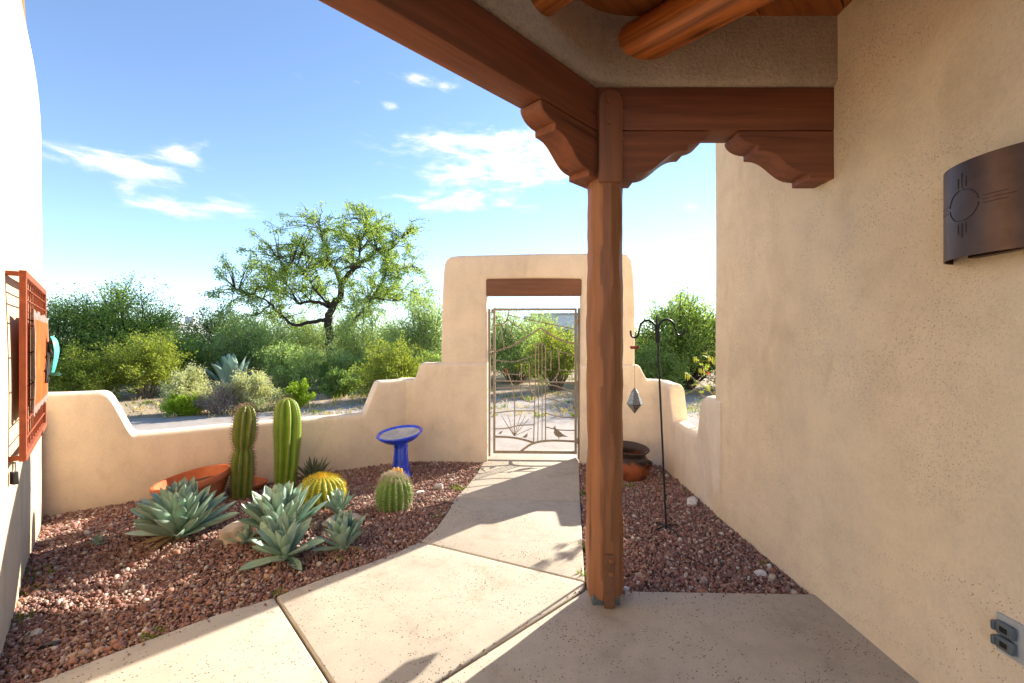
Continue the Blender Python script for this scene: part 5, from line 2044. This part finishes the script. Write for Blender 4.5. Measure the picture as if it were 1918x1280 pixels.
# the big mesquite
def big_tree():
    d0 = 20.0
    base = at_px(617, d0)
    root = thing('mesquite_tree', 'big open-crowned mesquite tree with dark crooked trunk above the shrubs', 'tree', base)
    rs = random.Random(91)

    def c(x, y, dy=0.0):
        q = W(400 + x / 3.1227, 370 + y / 3.1227, d0) - base
        return Vector((q.x, q.y + dy, q.z))
    limbs = [
        ([(700, 1120, 0), (688, 900, 0), (672, 740, 0), (690, 650, 0), (742, 572, 0), (745, 510, 0)], .26, .17),
        ([(662, 715, 0), (590, 728, -.3), (520, 750, -.6), (450, 700, -.8), (400, 630, -1.0), (320, 585, -1.1), (230, 560, -1.3)], .13, .03),
        ([(400, 640, -1), (345, 690, -1.1), (300, 705, -1.2)], .06, .02),
        ([(672, 640, 0), (600, 610, .3), (520, 605, .6), (440, 608, .9), (380, 540, 1.2), (310, 450, 1.4), (230, 385, 1.6), (190, 370, 1.6)], .12, .025),
        ([(440, 608, .9), (350, 560, 1.2), (250, 530, 1.4), (120, 515, 1.6)], .06, .015),
        ([(745, 515, 0), (700, 420, .3), (640, 385, .6), (560, 350, .9), (470, 300, 1.2), (430, 250, 1.3)], .12, .025),
        ([(690, 640, 0), (640, 560, -.7), (600, 470, -1.0), (560, 420, -1.2), (480, 400, -1.4)], .08, .02),
        ([(640, 385, .6), (630, 300, .5), (600, 210, .5), (590, 130, .5)], .07, .018),
        ([(745, 510, 0), (795, 462, -.3), (870, 412, -.6), (940, 375, -.8), (1000, 330, -1.0), (1075, 332, -1.1), (1140, 270, -1.2), (1190, 240, -1.3)], .15, .03),
        ([(1000, 335, -1), (1060, 400, -.8), (1110, 430, -.8), (1190, 420, -.7)], .06, .015),
        ([(820, 425, -.4), (852, 360, .0), (840, 270, .3), (866, 190, .5), (840, 110, .6), (830, 70, .6)], .10, .02),
        ([(852, 300, .2), (900, 210, .6), (930, 130, .8)], .05, .015),
        ([(745, 520, 0), (780, 400, .9), (745, 300, 1.4), (720, 190, 1.6)], .08, .02),
        ([(700, 950, 0), (790, 800, -.4), (860, 720, -.8), (935, 655, -1.0), (985, 585, -1.2), (1025, 540, -1.2), (1060, 470, -1.3)], .14, .03),
        ([(700, 960, 0), (780, 790, .5), (800, 690, .8), (802, 610, 1.0), (872, 570, 1.1)], .10, .025),
        ([(985, 600, -1.2), (1080, 620, -1.5), (1160, 620, -1.6), (1240, 615, -1.7)], .05, .012),
        ([(665, 740, 0), (640, 640, 1.0), (560, 560, 1.6), (500, 500, 2.0)], .07, .02),
    ]
    mb = MB()
    LP, LD, allP = [], [], []

    def spray(p, d, L, n):
        q = p + d * L
        mb.tube([p, p.lerp(q, .5) + Vector((rs.gauss(0, .06), rs.gauss(0, .06), .06 * L)), q], [.018, .012, .004], 3, False)
        for _ in range(n):
            u = rs.random()
            c_ = p.lerp(q, .15 + .95 * u)
            LP.append((c_.x + rs.gauss(0, .085), c_.y + rs.gauss(0, .085), c_.z + rs.gauss(-.04, .085)))
            LD.append((d.x + rs.gauss(0, .8), d.y + rs.gauss(0, .8), d.z - .3 + rs.gauss(0, .8)))
    for li, (pts, r0, r1) in enumerate(limbs):
        P = smooth_poly([c(*q) for q in pts], 4)
        m = len(P)
        P = [q + Vector((rs.gauss(0, .02), rs.gauss(0, .03), rs.gauss(0, .02))) if 0 < i < m - 1 else q for i, q in enumerate(P)]
        mb.tube(P, [.78 * (r0 + (r1 - r0) * (i / (m - 1)) ** .8) for i in range(m)], 7, False)
        allP += P[m // 4:]
        if li == 0: continue
        length = sum((a - b).length for a, b in zip(P, P[1:]))
        nb = int(length * 5.5)
        for k in range(nb):
            t = .28 + .72 * (k + rs.random()) / nb
            f = t * (m - 1); i = min(int(f), m - 2)
            p = P[i].lerp(P[i + 1], f - i)
            dr = (P[i + 1] - P[i]).normalized()
            d = (dr * .7 + Vector((rs.gauss(0, .6), rs.gauss(0, .7), rs.gauss(.18, .55)))).normalized()
            L = rs.uniform(.45, 1.15)
            spray(p, d, L, int(rs.uniform(30, 70)))
            # secondary twig
            for _r in range(2):
                q = p + d * L * rs.uniform(.4, .9)
                d2 = (d + Vector((rs.gauss(0, .7), rs.gauss(0, .7), rs.gauss(.0, .6)))).normalized()
                spray(q, d2, rs.uniform(.35, .8), int(rs.uniform(24, 60)))
    env = [Vector((a, b)) for a, b in ((60, 520), (180, 360), (270, 260), (370, 190), (480, 120), (640, 110), (800, 60), (900, 90), (980, 190), (1180, 220), (1225, 420), (1130, 560),
                                       (1240, 600), (1050, 620), (900, 600), (820, 560), (600, 560), (450, 640), (250, 640), (100, 570))]
    done = 0
    while done < 260:
        x, y = rs.uniform(60, 1240), rs.uniform(60, 640)
        if not in_poly(np.array([x]), np.array([y]), env)[0]: continue
        done += 1
        q = c(x, y, rs.uniform(-1.7, 1.7))
        near = min(allP, key=lambda v: (v - q).length)
        dq = q - near
        if dq.length > 2.2 or dq.length < .1: continue
        mb.tube([near, near.lerp(q, .5) + Vector((0, 0, .12)), q], [.03, .02, .008], 3, False)
        spray(q, (dq.normalized() + Vector((rs.gauss(0, .5), rs.gauss(0, .5), rs.gauss(0, .4)))).normalized(), rs.uniform(.3, .7), int(rs.uniform(40, 90)))
    n = len(LP); sz = RNG.uniform(.7, 1.3, n)
    link('crown', leaf_mesh('crown', np.array(LP), np.array(LD), .098 * sz, .042 * sz), M_l_mesq, root)
    mb.build('trunk', M_bark, root)


big_tree()


# bird-of-paradise shrub just outside the right wall
def bop():
    base = Vector((2.75, 5.15, GB))
    root = thing('flowering_shrub', 'feathery flowering shrub with yellow seed pods hanging over the notched wall by the house corner', 'shrub', base)
    rs = random.Random(17)
    stems, leafV, leafF = MB(), [], []
    pods = []
    for i, (px, py, d) in enumerate(((1288, 700, 4.75), (1300, 668, 4.8), (1312, 690, 4.7), (1322, 715, 4.65), (1330, 668, 4.9), (1296, 725, 4.55), (1310, 738, 4.5), (1340, 690, 5.0), (1350, 720, 4.8), (1365, 660, 5.1), (1372, 700, 4.9), (1325, 742, 4.6), (1318, 655, 4.9), (1345, 650, 5.0), (1335, 735, 4.7), (1305, 712, 4.7))):
        tip = W(px, py, d) - base
        mid = tip * .55 + Vector((.12, .08, .16))
        pts = smooth_poly([Vector((0, 0, 0)), Vector((0, 0, .25)) + tip * .15, mid, tip], 5)
        stems.tube(pts, [.012 * (1 - .8 * k / (len(pts) - 1)) for k in range(len(pts))], 5, False)
        m = len(pts)
        for k in range(13):                       # pinnate fronds near the tip
            f = (.35 + .65 * (k + rs.random() * .5) / 13) * (m - 1); ii = min(int(f), m - 2)
            p = pts[ii].lerp(pts[ii + 1], f - ii)
            d = ((pts[ii + 1] - pts[ii]).normalized() + Vector((rs.gauss(0, .8), rs.gauss(0, .8), rs.gauss(-.1, .5)))).normalized()
            L = rs.uniform(.09, .17)
            q = p + d * L + Vector((0, 0, -.03))
            stems.tube([p, q], [.0018, .0008], 3, False)
            side = d.cross(Vector((0, 0, 1)))
            side = side.normalized() if side.length > .05 else Vector((1, 0, 0))
            for t in range(9):
                c = p.lerp(q, (t + .7) / 9.5)
                for s_ in (-1, 1):
                    ld = (side * s_ + d * .35 + Vector((0, 0, rs.uniform(-.2, .2)))).normalized()
                    w_ = d * .006
                    l_ = .024 * rs.uniform(.8, 1.2)
                    b = len(leafV); leafV += [c, c + ld * l_ * .5 + w_, c + ld * l_, c + ld * l_ * .5 - w_]; leafF.append((b, b + 1, b + 2, b + 3))
        if i in (0, 1, 2, 4):
            pods.append(tip)
    stems.build('stems', M_stem, root)
    link('foliage', mesh('foliage', leafV, leafF), M_l_bop, root)
    M_pod = mat_leaf('seed_pod', (.38, .44, .05), (.55, .55, .10), .35)
    for tp in pods:
        for k in range(3):
            p0 = tp + Vector((rs.uniform(-.03, .03), rs.uniform(-.02, .02), 0))
            L = rs.uniform(.05, .08)
            V, Fc = tube_data([p0, p0 + Vector((.003, 0, -L * .5)), p0 + Vector((0, 0, -L))], [.003, .008, .002], 6)
            link('seed_pod', mesh('seed_pod', V, Fc, True), M_pod, root)
    q = W(1327, 700, 4.8) - base
    V, Fc = lathe([(.001, -.012), (.014, -.006), (.017, .004), (.009, .014), (.001, .016)], 8)
    fl = link('flower', mesh('flower', V, Fc, True), mat_simple('red_flower', (.55, .06, .025), .6, .3, 40), root)
    fl.location = q


bop()


# ------------------------------------------------------------------ far houses
M_far_white = mat_simple('far_white_wall', (.62, .62, .63), .9, .06, 2)
M_far_grey = mat_simple('far_grey_wall', (.40, .40, .41), .9, .08, 2)
M_glassd = mat_simple('far_window', (.03, .04, .05), .15, .2, 3)


def far_house(label, loc, w, dpt, h, mat, extra, windows, rot=0.0):
    root = thing('far_house', label, 'house', loc, (0, 0, rot))
    link('wall', box_mesh('wall', w, dpt, h, .08, 2, (0, 0, h / 2)), mat, root)
    link('roof', box_mesh('roof', w + .3, dpt + .3, .18, .04, 1, (0, 0, h + .06)), M_far_grey, root)
    for (x, sx, hz, sz) in extra:
        link('chimney', box_mesh('chimney', sx, .8, sz, .04, 1, (x, 0, hz + sz / 2)), M_far_white, root)
    for (x, z, sx, sz) in windows:
        wi = link('window', box_mesh('window', sx, .06, sz, .01, 1, (x, -dpt / 2 - .01, z)), M_glassd, root)
        link('frame', box_mesh('frame', sx + .14, .05, .08, .01, 1, (x, -dpt / 2 - .02, z - sz / 2 - .05)), M_far_white, wi)
    return root


d = 42
far_house('distant low house with flat grey roof and chimney above the left shrubs', at_px(318, d), 4.6, 5, hgt(610, d) - .0, M_far_white, [(1.9, .75, hgt(612, d), .95)], [(-1.2, 2.2, .8, .6), (.6, 2.2, .8, .6)], .1)
d = 44
far_house('distant pale block house seen through the top of the gate', at_px(1043, d), 4.4, 6, hgt(593, d), M_far_white, [(-2.6, 1.4, hgt(593, d) - .5, .55)], [(-.8, 2.3, .9, .7), (1.0, 2.3, .9, .7)], -.15)
